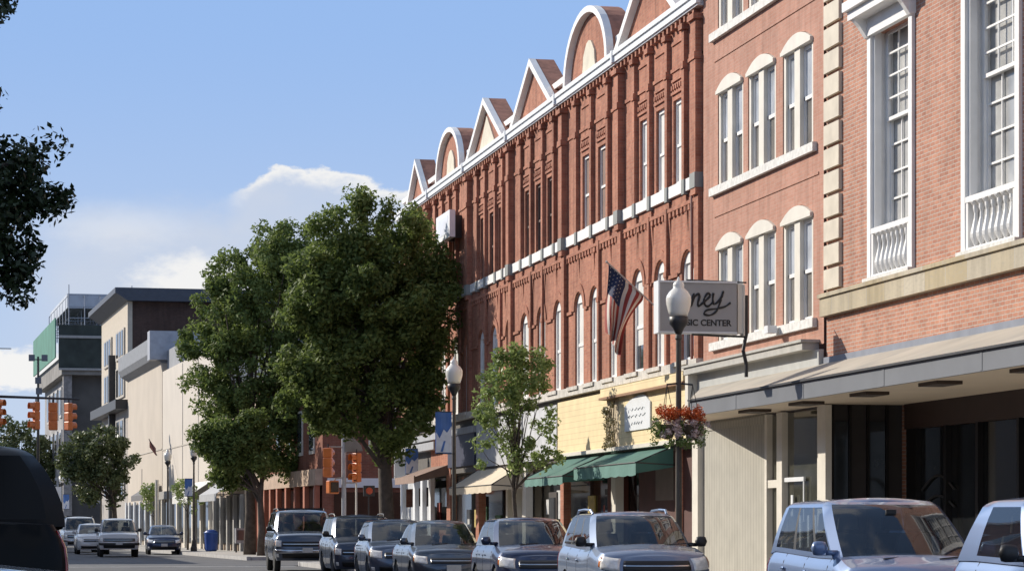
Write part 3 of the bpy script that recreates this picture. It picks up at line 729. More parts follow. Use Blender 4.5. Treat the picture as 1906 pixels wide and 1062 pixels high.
mb = MB(); mb.box(XF+.5, XF+.55, 54.6, 95.3, .15, 3.3); mb.build('shop_window', m_glassd, C)
mb = MB(); mb.box(XF+.0, XF+.5, 54.5, 95.4, 3.1, 3.2); mb.box(XF, XF+.02, 54.5, 95.4, 3.2, 4.75); mb.build('soffit', plain('shop_soffit', (.10, .09, .08), .8), C)
def part_box(lst, name, mat, par):
    for (x0, x1, y0, y1, z0, z1) in lst:
        MB().box(x0, x1, y0, y1, z0, z1).build(name, mat, par)
part_box([(XF-.05, XF+.15, 62.3, 62.75, .15, 3.2), (XF-.05, XF+.15, 54.9, 55.2, .15, 3.2), (XF, XF+.2, 73.2, 73.7, .15, 3.2), (XF, XF+.2, 75.8, 76.05, .15, 3.0), (XF, XF+.2, 74.5, 74.8, .15, 3.0)], 'post', m_cream, C)
part_box([(XF, XF+.2, 68.3, 68.7, .15, 3.2), (XF-.02, XF+.2, 80.2, 80.7, .15, 3.3), (XF-.02, XF+.2, 85.2, 85.9, .15, 3.3), (XF+.1, XF+.45, 57.0, 57.3, .15, 3.1)], 'post', BR_C, C)
part_box([(XF+.2, XF+.48, 55.3, 61.0, .15, 3.1)], 'shop_wall', plain('maroon_wall', (.075, .025, .02), .7, var=.25), C)
part_box([(XF+.14, XF+.2, 57.6, 59.2, 2.0, 2.75)], 'framed_board', plain('framed_board', (.16, .12, .10), .6), C)
part_box([(XF+.3, XF+.49, 63.2, 64.6, .15, 3.0)], 'shop_wall', plain('maroon_wall2', (.10, .028, .02), .7, var=.25), C)
# white shopfront at the far end: posts, panels
part_box([(XF-.04, XF+.1, y, y+.42, .15, 3.2) for y in (88.9, 90.6, 92.2, 95.0)], 'post', m_white2, C)
part_box([(XF+.1, XF+.2, 89.3, 95.0, .15, 2.1), (XF+.1, XF+.2, 89.3, 95.0, 2.75, 3.0)], 'shop_panel', plain('pale_shopfront', (.46, .47, .48), .6, var=.12), C)
part_box([(XF+.2, XF+.4, 86.0, 88.6, .15, 1.3)], 'stall_riser', plain('orange_brown_riser', (.36, .15, .07), .7), C)

# posters, doors and goods in the shop windows
rp = random.Random(21)
pcol = [plain('poster_%s' % n_, c_, .6, var=.25, vscale=9) for n_, c_ in (('white', (.5, .5, .48)), ('red', (.32, .06, .04)), ('blue', (.06, .12, .30)), ('yellow', (.45, .34, .10)), ('green', (.08, .18, .09)))]
for yy in (56.4, 60.2, 63.9, 65.2, 66.7, 69.4, 70.6, 72.2, 74.9, 76.6, 78.0, 79.3, 81.5, 83.0, 84.4, 87.0, 90.0, 93.8):
    w = rp.uniform(.35, .8); z = rp.uniform(1.1, 1.9); h = rp.uniform(.35, .8)
    MB().box(XF+.46, XF+.495, yy, yy+w, z, z+h).build('poster', rp.choice(pcol), C)
for yy in (64.9, 71.6, 77.2, 82.2):
    d_ = MB().box(XF+.42, XF+.49, yy-.5, yy+.5, .15, 2.35).build('shop_door', plain('dark_door_frame', (.06, .05, .045), .5), C)
    MB().box(XF+.40, XF+.418, yy-.38, yy+.38, .5, 2.2).build('pane', m_glass, d_)
# upper flat sign box on the red block
o = MB(); o.box(XF-.5, XF-.32, 82.6, 85.1, 10.45, 11.3); wsg = thing('wall_sign', 'white box sign high on the red brick block above the tall tree', 'sign', (XF-.4, 83.9, 10.4))
o.build('sign_box', plain('white_sign_box', (.78, .79, .82), .5, var=.03), wsg)
o = MB(); o.box(XF-.506, XF-.5, 82.9, 84.8, 10.6, 11.15); o.build('sign_face', plain('pale_blue_sign_face', (.66, .69, .78), .5, var=.08, vscale=6), wsg)
for yy in (83.2, 84.4): MB().box(XF-.32, XF, yy, yy+.15, 10.5, 11.2).build('bracket', m_blackm, wsg)
# small white sign on yellow wall
o = MB()
pts = [(60.9, 3.62), (60.9, 4.2), (60.4, 4.32), (59.6, 4.42), (59.0, 4.4), (58.5, 4.22), (58.5, 3.62)]
o.prism(pts, 'x', XF-.17, XF-.135)
ys_ = thing('shop_sign', 'white shaped sign board on the yellow clapboard wall', 'sign', (XF-.15, 59.7, 3.6))
o.build('board', m_white2, ys_)
o = MB()
for j, (zz, a, b) in enumerate(((4.1, 59.0, 60.4), (3.95, 58.9, 60.5), (3.78, 59.2, 60.2))): o.tube([(XF-.172, a+(b-a)*k/12, zz+.035*sin(k*2.3+j)) for k in range(13)], .012, 4)
o.build('faded_script', plain('faded_ink', (.38, .40, .42), .7), ys_)

# awnings ------------------------------------------------------
def awning(name, y0, y1, xo, zt, zv, zb, mat, label, mat2=None):
    t = thing(name, label, 'awning', (XF, (y0+y1)/2, zt))
    c = MB(); th = .012
    n = 10
    rows = []
    for i in range(5):
        f = i/4; rows.append([(XF-.02-(XF-.02-xo)*f, y0+(y1-y0)*k/n, zt-(zt-zv)*f - .02*sin(pi*f)*(1+.3*sin(k*1.7))) for k in range(n+1)])
    c.grid(rows); 
    cv_ = c.build('canopy', mat, t)
    so = cv_.modifiers.new('s', 'SOLIDIFY'); so.thickness = .012
    v = MB(); rows = []
    for i in range(3):
        f = i/2; rows.append([(xo-.012*sin(k*1.3)*f, y0+(y1-y0)*k/24, zv-(zv-zb)*f - (.025*abs(sin(k*pi/3)) if i == 2 else 0)) for k in range(25)])
    v.grid(rows); vv = v.build('valance', mat2 or mat, t); so = vv.modifiers.new('s', 'SOLIDIFY'); so.thickness = .008
    s = MB()
    for yy in (y0, y1): s.tube([(xo, yy, zv), (XF-.02, yy, zv-.05)], .016, 6); s.tube([(xo, yy, zv), (XF-.02, yy, zt)], .016, 6)
    s.tube([(xo, y0, zv), (xo, y1, zv)], .018, 6)
    s.build('frame', m_blackm, t)
    for yy in (y0+.004, y1-.004):
        e = MB().add([(xo, yy, zv-.02), (XF-.02, yy, zt-.03), (XF-.02, yy, zv-.1), (xo, yy, zb+.03)], [(0, 1, 2, 3)]).build('side_cloth', mat, t); so = e.modifiers.new('s', 'SOLIDIFY'); so.thickness = .006
    return t
m_green = plain('green_canvas', (.055, .145, .118), .85, var=.15, vscale=2)
m_tan = plain('tan_canvas', (.62, .53, .40), .85, var=.08, vscale=2)
awning('awning', 57.0, 63.2, 14.13, 3.17, 2.81, 2.54, m_green, 'green canvas awning next to the yellow sign, nearer one', plain('green_canvas_valance', (.10, .22, .19), .8, var=.08))
awning('awning', 63.6, 68.2, 13.94, 3.17, 2.64, 2.45, m_green, 'green canvas awning behind the slim tree, farther one', plain('green_canvas_valance', (.10, .22, .19), .8, var=.08))
awning('awning', 73.6, 80.4, 14.1, 3.12, 2.58, 2.38, m_tan, 'tan canvas awning between the lamp and the slim tree')
t = thing('wooden_canopy', 'brown wooden shop canopy beyond the blue street banner', 'canopy', (XF, 87.5, 3))
mb = MB(); mb.add([(13.9, 85.6, 3.02), (13.9, 89.6, 3.02), (15, 89.6, 3.42), (15, 85.6, 3.42), (13.9, 85.6, 2.84), (13.9, 89.6, 2.84), (15, 89.6, 3.1), (15, 85.6, 3.1)], [(0,3,2,1),(4,5,6,7),(0,1,5,4),(1,2,6,5),(2,3,7,6),(3,0,4,7)])
mb.build('shelter', plain('brown_boards', (.24, .16, .12), .8, var=.15), t)
mb = MB(); mb.box(13.86, 13.898, 85.6, 89.6, 2.82, 3.05); mb.build('fascia', plain('brown_fascia', (.28, .19, .15), .8, var=.1), t)

# =============================================================== the row on the near side of the street (unseen, added to shade the parked cars and darken reflections)
def side_row(y0, y1, h, mat, label, trim):
    t = thing('unseen_row_building', label, 'building', (-7.0, (y0+y1)/2, 0))
    m = MB(); m.box(-19, -7.0, y0, y1, .15, h); m.build('wall', mat, t)
    m = MB(); m.box(-19.3, -6.6, y0, y1-.01, h, h+.4); m.build('cornice', trim, t)
    yy = y0 + 1.2
    while yy < y1 - 1.6:
        for z0 in ((4.6, 8.0) if h > 8 else (4.6,)):
            w = MB().box(-6.998, -6.93, yy, yy+1.2, z0, z0+1.9).build('window', trim, t)
            MB().box(-6.928, -6.91, yy+.1, yy+1.1, z0+.1, z0+1.8).build('pane', m_glass, w)
        yy += 2.6
    m = MB(); m.box(-6.998, -6.9, y0+.4, y1-.4, .6, 3.2); m.build('shop_window', m_glassd, t)
    m = MB(); m.box(-6.998, -6.7, y0+.05, y1-.05, 3.3, 4.0); m.build('fascia', trim, t)
side_row(-14, 12, 11.4, BR_D, 'unseen brick row building added for shade beside the camera', m_cream)
side_row(12.1, 38, 12.2, plain('buff_front', (.40, .34, .26), .85), 'unseen buff rendered row building added for shade', m_white)
side_row(38.1, 66, 11.4, BR_B, 'unseen salmon brick row building added for shade', m_cream)
side_row(116.5, 150, 10.5, plain('grey_front', (.30, .29, .27), .85), 'unseen grey rendered row building beyond the junction, added to darken reflections', m_white)
side_row(150.1, 200, 10.0, BR_D, 'unseen dark brick row building farthest along, added to darken reflections', m_cream)
side_row(66.1, 96, 12.0, BR_D, 'unseen dark brick row building added for shade near the junction', m_white2)
# =============================================================== street lamps
m_pole = plain('fluted_pole_paint', (.075, .065, .055), .5, var=.2, vscale=8)
m_globe = plain('frosted_globe', (.80, .78, .72), .25, var=.03, coat=.5)
def make_lamp():
    t = thing('street_lamp', '', 'street lamp', (0, 0, 0))
    m = MB(); m.lathe([(.17, .15), (.17, .35), (.13, .42), (.11, .7), (.075, .8), (.06, 1.0), (.052, 3.0), (.045, 4.65), (.065, 4.68), (.05, 4.75)], n=16)
    m.build('pole', m_pole, t, smooth=False)
    m = MB(); m.lathe([(.05, 4.75), (.10, 4.86), (.16, 4.93), (.17, 5.05), (.15, 5.06)], n=20); m.build('fitter', m_blackm, t, smooth=True)
    m = MB(); m.lathe([(.145, 5.06), (.185, 5.15), (.215, 5.27), (.222, 5.36), (.21, 5.42), (.165, 5.49), (.11, 5.54), (.095, 5.56), (.10, 5.6), (.085, 5.65), (.03, 5.69), (.012, 5.75)], n=24); m.build('globe', m_globe, t, smooth=True)
    return t
def copy_tree(o, parent=None):
    c = o.copy(); COL.objects.link(c)
    if parent is not None: c.parent = parent
    for ch in [x for x in bpy.data.objects if x.parent == o]: copy_tree(ch, c)
    return c
L0 = make_lamp(); L0.location = (12.0, 45.3, 0); L0['group'] = 'acorn globe street lamps along the pavement'
L0['label'] = 'nearest acorn globe street lamp, with hanging flower baskets'
def lamp_at(x, y, label):
    c = copy_tree(L0); c.location = (x, y, 0); c['label'] = label; return c
lamp2 = lamp_at(12.0, 67.7, 'acorn globe street lamp carrying a blue and white banner beside the slim tree')
lamp3 = lamp_at(10.45, 150.0, 'small distant street lamp in front of the cream wall')
lamp4 = lamp_at(11.1, 140.0, 'distant street lamp with a blue banner near the blue bin')
lamp5 = lamp_at(8.6, 190.0, 'distant street lamp with a blue banner beside the far leafy tree')
lamp6 = lamp_at(7.0, 226.0, 'farthest street lamp, by the white street sign')
m_bblue = plain('banner_blue', (.07, .17, .46), .7, var=.15, vscale=3)
m_bwhite = plain('banner_white', (.62, .68, .80), .7, var=.1, vscale=6)
def banner(x0, x1, y, z0, z1, label, group='blue and white street banners'):
    t = thing('street_banner', label, 'banner', ((x0+x1)/2, y, z0), group=group)
    m = MB(); rows = []
    for i in range(9):
        f = i/8; rows.append([(x0+(x1-x0)*k/6, y+.015*sin(k*1.2+f*3), z0+(z1-z0)*f) for k in range(7)])
    m.grid(rows); b = m.build('cloth', m_bblue, t); so = b.modifiers.new('s', 'SOLIDIFY'); so.thickness = .006
    m = MB(); w = x1-x0; h = z1-z0
    pts = [(x0+.02*w, z0+.02*h), (x0+.98*w, z0+.02*h), (x0+.98*w, z0+.66*h), (x0+.7*w, z0+.5*h), (x0+.5*w, z0+.58*h), (x0+.25*w, z0+.36*h), (x0+.05*w, z0+.5*h)]
    m.prism(pts, 'y', y-.032, y-.024); m.build('white_field', m_bwhite, t)
    m = MB(); m.prism([(x0+.3*w, z0+.04*h), (x0+.45*w, z0+.04*h), (x0+.62*w, z0+.3*h), (x0+.5*w, z0+.3*h)], 'y', y-.036, y-.033); m.build('mark', m_bblue, t)
    m = MB(); m.tube([(x0-.0, y, z1+.01), (x1+.08, y, z1+.01)], .012, 6); m.tube([(x0, y, z0-.01), (x1+.08, y, z0-.01)], .012, 6); m.build('bracket', m_blackm, t)
banner(11.5, 11.92, 67.6, 3.28, 4.33, 'blue and white banner on the lamp beside the tan awning')
banner(10.62, 11.02, 139.9, 3.0, 3.9, 'small blue banner on the distant lamp near the blue bin')
banner(8.1, 8.5, 189.9, 3.0, 4.1, 'small blue banner at the right edge of the far leafy tree')
banner(7.1, 7.6, 225.9, 2.9, 4.1, 'dark blue banner beside the white far sign')
banner(14.28, 14.72, 90.0, 2.95+.25, 4.05, 'blue and white banner on the shop wall behind the brown canopy')
t = thing('blade_sign', 'white hanging sign with a black curl left of the blue shop wall banner', 'sign', (14.5, 92.6, 3.0))
MB().box(14.3, 14.75, 92.58, 92.64, 3.05, 3.95).build('board', m_white2, t)
m = MB(); m.tube([(14.32, 92.55, 3.75), (14.4, 92.55, 3.92), (14.55, 92.55, 3.88), (14.55, 92.55, 3.7), (14.45, 92.55, 3.62)], .04, 6); m.build('curl', m_ink, t)
MB().box(14.3, 15.0, 92.59, 92.63, 3.97, 4.01).build('bracket', m_blackm, t)

# hanging baskets
m_red = leafmat('orange_red_petals', (.50, .07, .02), (.66, .18, .05), trans=.15)
m_wht = leafmat('white_petals', (.70, .66, .62), (.60, .42, .40), trans=.15)
m_trl = leafmat('trailing_leaves', (.07, .14, .03), (.20, .26, .07))
m_dkf = leafmat('dark_red_petals', (.12, .01, .012), (.25, .03, .03), trans=.1)
def leaf_cloud(name, mat, centers, per, size, parent, flat=.25, smooth=False, jitter=.5):
    """centers: (x,y,z,r); many small rhombic leaves scattered in each ball"""
    rng = np.random.default_rng(abs(hash(name)) % 1000 if False else len(centers) * 7 + per)
    C_ = np.repeat(np.array([c[:3] for c in centers]), per, axis=0); Rr = np.repeat(np.array([c[3] for c in centers]), per)
    n = len(C_)
    d = rng.normal(size=(n, 3)); d /= np.linalg.norm(d, axis=1)[:, None]
    rad = Rr * rng.random(n) ** .45
    P = C_ + d * rad[:, None]
    nrm = d * .5 + rng.normal(size=(n, 3)) * jitter; nrm[:, 2] += flat; nrm /= np.linalg.norm(nrm, axis=1)[:, None]
    a = np.cross(nrm, rng.normal(size=(n, 3))); a /= np.linalg.norm(a, axis=1)[:, None]
    b = np.cross(nrm, a)
    s = size * (.6 + .8 * rng.random(n))[:, None]
    vs = np.empty((n, 4, 3)); vs[:, 0] = P - a*s; vs[:, 1] = P + b*s*.5 + a*s*.1; vs[:, 2] = P + a*s; vs[:, 3] = P - b*s*.5 + a*s*.1
    vs = vs.reshape(-1, 3)
    if parent is not None:
        inv = ROOT.get(parent.name)
        if inv is not None:
            Mt = np.array(inv); vs = vs @ Mt[:3, :3].T + Mt[:3, 3]
    me = bpy.data.meshes.new(name)
    me.vertices.add(4*n); me.vertices.foreach_set('co', vs.ravel())
    me.loops.add(4*n); me.loops.foreach_set('vertex_index', np.arange(4*n, dtype=np.int32))
    me.polygons.add(n); me.polygons.foreach_set('loop_start', np.arange(0, 4*n, 4, dtype=np.int32))
    try: me.polygons.foreach_set('loop_total', np.full(n, 4, dtype=np.int32))
    except Exception: pass
    me.update(calc_edges=True); me.validate()
    me.materials.append(mat)
    o = bpy.data.objects.new(name, me); COL.objects.link(o)
    if parent is not None:
        o.parent = parent
        if parent.name in ROOT: ROOT[o.name] = ROOT[parent.name]
    return o
for i, (dx, lab) in enumerate(((-.24, 'hanging basket of orange and white flowers left of the nearest lamp post'), (.22, 'hanging basket of orange and white flowers right of the nearest lamp post'))):
    cx, cy, cz = 12.0 + dx, 45.3 - .12, 3.12
    t = thing('hanging_basket', lab, 'flower basket', (cx, cy, cz - .2), group='flower baskets on the nearest lamp')
    m = MB(); m.lathe([(.03, -.2), (.1, -.17), (.16, -.05), (.18, .05)], (cx, cy, cz), 14); m.build('basket', plain('coir_basket', (.10, .07, .04), .9), t)
    m = MB(); 
    for k in range(3): m.tube([(cx+.16*cos(k*2.1), cy+.16*sin(k*2.1), cz), (cx, cy, cz+.75)], .006, 4)
    m.tube([(cx, cy, cz+.75), (12.0, 45.3, cz+.78)], .018, 6); m.build('hanger', m_blackm, t)
    rr = random.Random(i)
    leaf_cloud('red_flowers', m_red, [(cx+rr.uniform(-.18, .16), cy+rr.uniform(-.15, .13), cz+.24+rr.uniform(-.08, .09), .10) for _ in range(16)], 80, .024, t)
    leaf_cloud('white_flowers', m_wht, [(cx+rr.uniform(-.24, .24), cy+rr.uniform(-.22, .1), cz+.0+rr.uniform(-.17, .12), .07) for _ in range(22)] + [(cx, cy, cz, .2)], 50, .025, t)
    leaf_cloud('leaves', m_trl, [(cx+rr.uniform(-.27, .24), cy+rr.uniform(-.22, .16), cz-.06+rr.uniform(-.24, .18), .10) for _ in range(16)], 40, .028, t)

# =============================================================== trees
m_bark = plain('bark', (.10, .08, .065), .95, var=.3, vscale=6, bump=.8)
m_leafA = leafmat('elm_leaves', (.065, .105, .025), (.23, .29, .08), rough=.65, trans=.42)
m_leafB = leafmat('pale_leaves', (.17, .24, .07), (.32, .40, .14), trans=.4)
m_leafC = leafmat('far_leaves', (.07, .095, .04), (.16, .19, .075), trans=.25)
m_leafD = leafmat('near_dark_leaves', (.02, .032, .012), (.035, .055, .018), trans=.05)  # backlit darkness put into the leaf colour
def tree(label, bx, by, h0, trunk_r, lobes, nclump, per, size, mat, cr=(.28, .55), seed=1, group=None, limbs=14, fill=.5, low=None):
    """lobes: ellipsoids (x,y,z,rx,ry,rz)"""
    t = thing('street_tree', label, 'tree', (bx, by, .1), group=group)
    rr = random.Random(seed)
    vol = [l[3]*l[4]*l[5] for l in lobes]; tot = sum(vol)
    cl = []
    for l, v in zip(lobes, vol):
        n = max(3, int(nclump * (v/tot)))
        for _ in range(n):
            while True:
                d = Vector((rr.gauss(0, 1), rr.gauss(0, 1), rr.gauss(0, 1)))
                if d.length > .01: break
            d.normalize(); r = rr.random() ** fill
            r = .35 + .68 * r
            c = (l[0]+d.x*l[3]*r, l[1]+d.y*l[4]*r, l[2]+d.z*l[5]*r, rr.uniform(*cr))
            cl.append(c)
    m = MB()
    ztop = max(l[2] for l in lobes)
    m.tube([(bx, by, 0.1), (bx+.03, by, h0*.5), (bx-.04, by+.05, h0), (bx+.1, by, (h0+ztop)/2)], [trunk_r*1.25, trunk_r, trunk_r*.85, trunk_r*.35], 10)
    m.build('trunk', m_bark, t, smooth=True)
    m = MB()
    for c in rr.sample(cl, min(limbs, len(cl))):
        f = rr.uniform(.0, .5); zz = h0*.85 + (ztop-h0)*f*.7
        st = Vector((bx, by, zz)); en = Vector(c[:3]); mid = st.lerp(en, .5) + Vector((rr.uniform(-.2, .2), rr.uniform(-.2, .2), -.1 + .25*(en-st).length*.3))
        q = st.lerp(mid, .5) + Vector((rr.uniform(-.06, .06), rr.uniform(-.06, .06), 0))
        m.tube([st, q, mid, en], [trunk_r*.38, trunk_r*.28, trunk_r*.17, trunk_r*.05], 5)
    m.build('limb', m_bark, t)
    leaf_cloud('crown', mat, cl, per, size, t)
    return t
def at(px, py, x):
    """world point seen at photo pixel on the vertical plane X = x (only used to size the crowns)"""
    a = TH + atan((px-953)/5000); y = x/tan(a); Y = y*cos(TH) + x*sin(TH); return y, 1.4+(980-py)*Y/5000
# big tree by the corner (x, y, z, rx, ry, rz)
y0, _ = at(718, 0, 12.6)
big = []
for (px, py, r_w, r_h) in ((690, 420, 100, 75), (640, 520, 110, 80), (750, 480, 80, 85), (700, 560, 150, 110), (790, 530, 62, 75), (650, 680, 110, 95), (770, 650, 70, 95), (720, 770, 85, 90), (640, 765, 60, 50), (585, 560, 60, 80), (600, 470, 55, 55), (600, 700, 60, 80), (598, 775, 42, 38), (738, 825, 42, 35), (560, 640, 55, 80), (565, 740, 55, 60), (795, 600, 55, 110), (785, 710, 48, 70)):
    yy, zz = at(px, py, 13.0 if px > 690 else 12.6)
    k = (yy*cos(TH)+13*sin(TH))/5000
    x = 13.0*1.0
    yy = y0 + (0.4 if px > 720 else -.4)
    # keep the lobe at the tree's own distance
    a = TH + atan((px-953)/5000); x = yy*tan(a); k = (yy*cos(TH)+x*sin(TH))/5000; zz = 1.4+(980-py)*k
    big.append((x, yy, zz, r_w*k*.97, max(1.2, r_w*k*.95), r_h*k*.95))
tree('tall dense dark green street tree leaning against the red brick block', 12.6, y0, 3.6, .24, big, 640, 150, .08, m_leafA, (.28, .5), 3, limbs=26)
def lobes_at(y0, lst):
    o = []
    for (px, py, rw, rh) in lst:
        a = TH + atan((px-953)/5000); x = y0*tan(a); k = (y0*cos(TH)+x*sin(TH))/5000
        o.append((x, y0, 1.4+(980-py)*k, rw*k*.97, rw*k*.95, rh*k*.95))
    return o
y1 = 112.0 + 10
tree('broad green street tree across the junction, left of the tallest tree', 12.2, y1, 4.2, .24,
     lobes_at(y1, ((480, 510, 95, 75), (430, 590, 85, 80), (520, 560, 80, 110), (400, 670, 80, 75), (480, 690, 90, 90), (540, 700, 50, 90), (400, 730, 45, 40), (500, 790, 60, 50), (560, 470, 45, 50), (555, 540, 60, 85), (575, 620, 60, 90), (470, 830, 65, 55), (540, 810, 55, 55), (360, 640, 45, 45), (570, 520, 60, 70), (590, 700, 60, 110), (600, 800, 50, 60), (510, 440, 50, 40), (540, 480, 55, 60), (560, 740, 60, 80), (545, 845, 55, 40), (500, 860, 50, 40), (440, 745, 75, 50))), 520, 140, .10, m_leafA, (.35, .6), 5, limbs=22)
y2 = 117.5
tree('smaller rounded street tree below the broad tree beside the pale wall', 12.25, y2, 2.6, .16,
     lobes_at(y2, ((425, 830, 60, 50), (400, 800, 40, 35), (440, 870, 55, 45), (465, 820, 40, 60))), 150, 120, .095, m_leafA, (.3, .5), 6, limbs=12)
y3 = 63.0
tree('slim pale green young tree in front of the yellow sign and green awning', 13.0 - .35, y3, 2.5, .055,
     lobes_at(y3, ((975, 665, 42, 45), (960, 720, 50, 50), (935, 745, 50, 28), (1000, 700, 30, 60), (945, 800, 35, 40), (905, 740, 28, 18), (890, 835, 20, 30), (1010, 780, 30, 35), (970, 860, 40, 22), (1020, 850, 28, 14), (950, 690, 55, 45), (920, 770, 40, 40), (985, 830, 50, 40))), 130, 58, .055, m_leafB, (.13, .27), 8, limbs=34, fill=.6)
y4 = 176.0
tree('dark leafy far tree between the traffic signals and the parked white cars', 8.85, y4, 2.6, .18,
     lobes_at(y4, ((170, 850, 62, 45), (140, 860, 40, 35), (210, 860, 45, 45), (180, 900, 60, 40), (185, 820, 45, 25))), 130, 90, .13, m_leafC, (.35, .6), 9, limbs=12)
y5 = 280.0
tree('farthest dark tree behind the black vehicle at the left edge', 4.7, y5, 4.0, .25,
     lobes_at(y5, ((25, 830, 70, 60), (60, 860, 55, 55), (-20, 850, 60, 70), (85, 880, 35, 40))), 120, 90, .2, m_leafC, (.5, .9), 10, limbs=12)
tree('small bright sapling beside the cream post, far side', 10.15, 156.0, 1.9, .05, lobes_at(156.0, ((277, 925, 16, 28),)), 16, 60, .07, m_leafB, (.2, .3), 11, limbs=6)
tree('small bright sapling in front of the white awning, far side', 11.4, 148.0, 2.1, .05, lobes_at(148.0, ((345, 915, 28, 20), (330, 905, 18, 12), (365, 935, 14, 16))), 22, 60, .07, m_leafB, (.2, .32), 12, limbs=6)
# foreground branches at the left edge
yn = 20.0
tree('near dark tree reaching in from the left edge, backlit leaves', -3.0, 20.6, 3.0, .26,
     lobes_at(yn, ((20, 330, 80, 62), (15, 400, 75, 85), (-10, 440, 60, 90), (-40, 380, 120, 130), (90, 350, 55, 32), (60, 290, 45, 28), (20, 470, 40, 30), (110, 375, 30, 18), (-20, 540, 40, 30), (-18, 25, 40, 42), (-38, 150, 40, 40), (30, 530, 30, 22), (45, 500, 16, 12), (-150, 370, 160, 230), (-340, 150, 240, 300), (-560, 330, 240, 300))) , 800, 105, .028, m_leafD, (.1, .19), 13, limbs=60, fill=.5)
# scraggly vine made up to stand in for the shadow between the yellow panels
t = thing('shadow_vine', 'brownish vine standing in for the dark shadow between the two yellow clapboard panels', 'plant', (14.8, 62.2, 3.3))
m = MB()
for k in range(5): m.tube([(14.86, 61.9+.22*k, 3.3), (14.82, 62.0+.2*k+.1*sin(k), 3.9), (14.84, 61.95+.2*k, 4.4-.07*k)], .012, 4)
m.build('stem', plain('shadow_vine_stem', (.16, .13, .08), .9), t)
rr = random.Random(4)
leaf_cloud('foliage', leafmat('shadow_vine_leaves', (.16, .15, .07), (.32, .27, .15)), [(14.80, rr.uniform(61.85, 62.85), 3.3+rr.random()**1.3*1.1, .09) for _ in range(26)], 26, .035, t)

# =============================================================== flag
fp0 = Vector((15.0, 57.5, 6.0)); fp1 = Vector((13.6, 57.5, 7.22))
t = thing('flag', 'stars and stripes flag hanging from an angled pole on the red brick wall', 'flag', tuple(fp0))
m = MB(); m.tube([fp0, fp1], .018, 8); m.lathe([(.0, -.04), (.035, 0), (.0, .04)], tuple(fp1), 8); m.build('pole', plain('pale_pole', (.5, .45, .4), .5), t)
HL, FL = 1.05, 1.65
dirp = (fp1 - fp0).normalized()
def flagpt(u, v):
    """u along the hoist (0 at the tip), v along the fly"""
    h = fp1 - dirp * (.05 + HL*u)
    top = h
    v_ = v*FL
    pull = 1 - math.exp(-max(0, v-.08)*1.7)
    xt = fp1.x - .02 + .16*u
    x = h.x*(1-pull) + xt*pull + .03*sin(9*u+5*v)
    z = h.z - v_*(.92 - .1*u) - .0
    y = h.y + (.14*sin(u*13 + v*3) * (1-math.exp(-v*4))) + .05*sin(v*5+u*2)
    return (x, y, z)
nu, nv = 26, 30
red, wh, bl = plain('flag_red', (.30, .045, .035), .8, var=.08), plain('flag_white', (.62, .55, .48), .8, var=.05), plain('flag_blue', (.018, .028, .075), .8, var=.08)
cell = {'r': MB(), 'w': MB(), 'b': MB()}
for i in range(nu):
    for j in range(nv):
        u0, u1 = i/nu, (i+1)/nu; v0, v1 = j/nv, (j+1)/nv
        if (i < 14 and j < 12): c_ = 'b'
        else: c_ = 'r' if (i//2) % 2 == 0 else 'w'
        cell[c_].quad(flagpt(u0, v0), flagpt(u1, v0), flagpt(u1, v1), flagpt(u0, v1))
for k, mt, nm in (('r', red, 'red_stripes'), ('w', wh, 'white_stripes'), ('b', bl, 'canton')):
    o = cell[k].build(nm, mt, t); so = o.modifiers.new('s', 'SOLIDIFY'); so.thickness = .004
m = MB()
for a in range(5):
    for b in range(6):
        p = Vector(flagpt(.05+.1*a, .04+.06*b)); m.lathe([(.0, -.006), (.011, -.005), (.011, .005), (.0, .006)], (p.x, p.y-.006, p.z), 5, 'y')
m.build('stars', wh, t)

# =============================================================== traffic signals
m_or = plain('signal_orange_paint', (.62, .17, .035), .42, var=.12, vscale=4, coat=.4)
m_lens = plain('unlit_lens', (.05, .03, .02), .2)
def signal(name, x, y, z, rz, label, group, parent_hang=True):
    """three section head facing local -y, hung at its top; z = bottom"""
    t = thing(name, label, 'traffic light', (x, y, z), rz, group)
    m = MB(); 
    for k in range(3): m.box(-.17, .17, -.09, .11, .355*k+.01, .355*k+.345)
    m.box(-.15, .15, -.07, .09, 0.0, 1.06)
    o = m.build('housing', m_or, t, local=True); bv = o.modifiers.new('b', 'BEVEL'); bv.width = .03; bv.segments = 2
    for k in range(3):
        zc = .355*k+.18
        m = MB(); rows = []
        for j in range(2):
            rows.append([(.145*cos(a), -.09-.2*j, zc+.145*sin(a)) for a in [R(-40)+R(260)*q/12 for q in range(13)]])
        m.grid(rows); v = m.build('visor', m_or, t, local=True); so = v.modifiers.new('s', 'SOLIDIFY'); so.thickness = .008
        m = MB(); m.lathe([(.0, -.1), (.13, -.1), (.135, -.09)], (0, 0, zc), 16, 'y'); m.build('lens', m_lens, t, local=True)
    m = MB(); m.tube([(0, 0, 1.06), (0, 0, 1.2)], .03, 8); m.build('hanger', m_blackm, t, local=True)
    return t
G = 'orange traffic signal heads on the overhead arm'
arm = thing('signal_mast', 'dark overhead signal arm crossing the left edge of the view', 'signal pole', (-3.6, 104, 0))
m = MB(); m.tube([(-3.6, 104, .1), (-3.6, 104, 6.6)], [.16, .12], 12); m.build('post', m_blackm, arm)
m = MB(); m.tube([(-3.6, 104, 6.4), (0, 104, 6.38), (3.9, 104, 6.28)], [.08, .06, .04], 10); m.build('arm', m_blackm, arm)
def sig_x(px, y): return y*tan(TH+atan((px-953)/5000))
signal('traffic_signal', sig_x(-4, 103.8), 103.8, 5.2, R(60), 'orange traffic signal cut by the left edge of the photo', G)
signal('traffic_signal', sig_x(67, 103.8), 103.8, 5.1, R(-70), 'orange traffic signal with its visors seen in profile, second from left', G)
signal('traffic_signal', sig_x(99, 103.8), 103.8, 5.08, R(175), 'orange traffic signal seen from behind with a bright highlight', G)
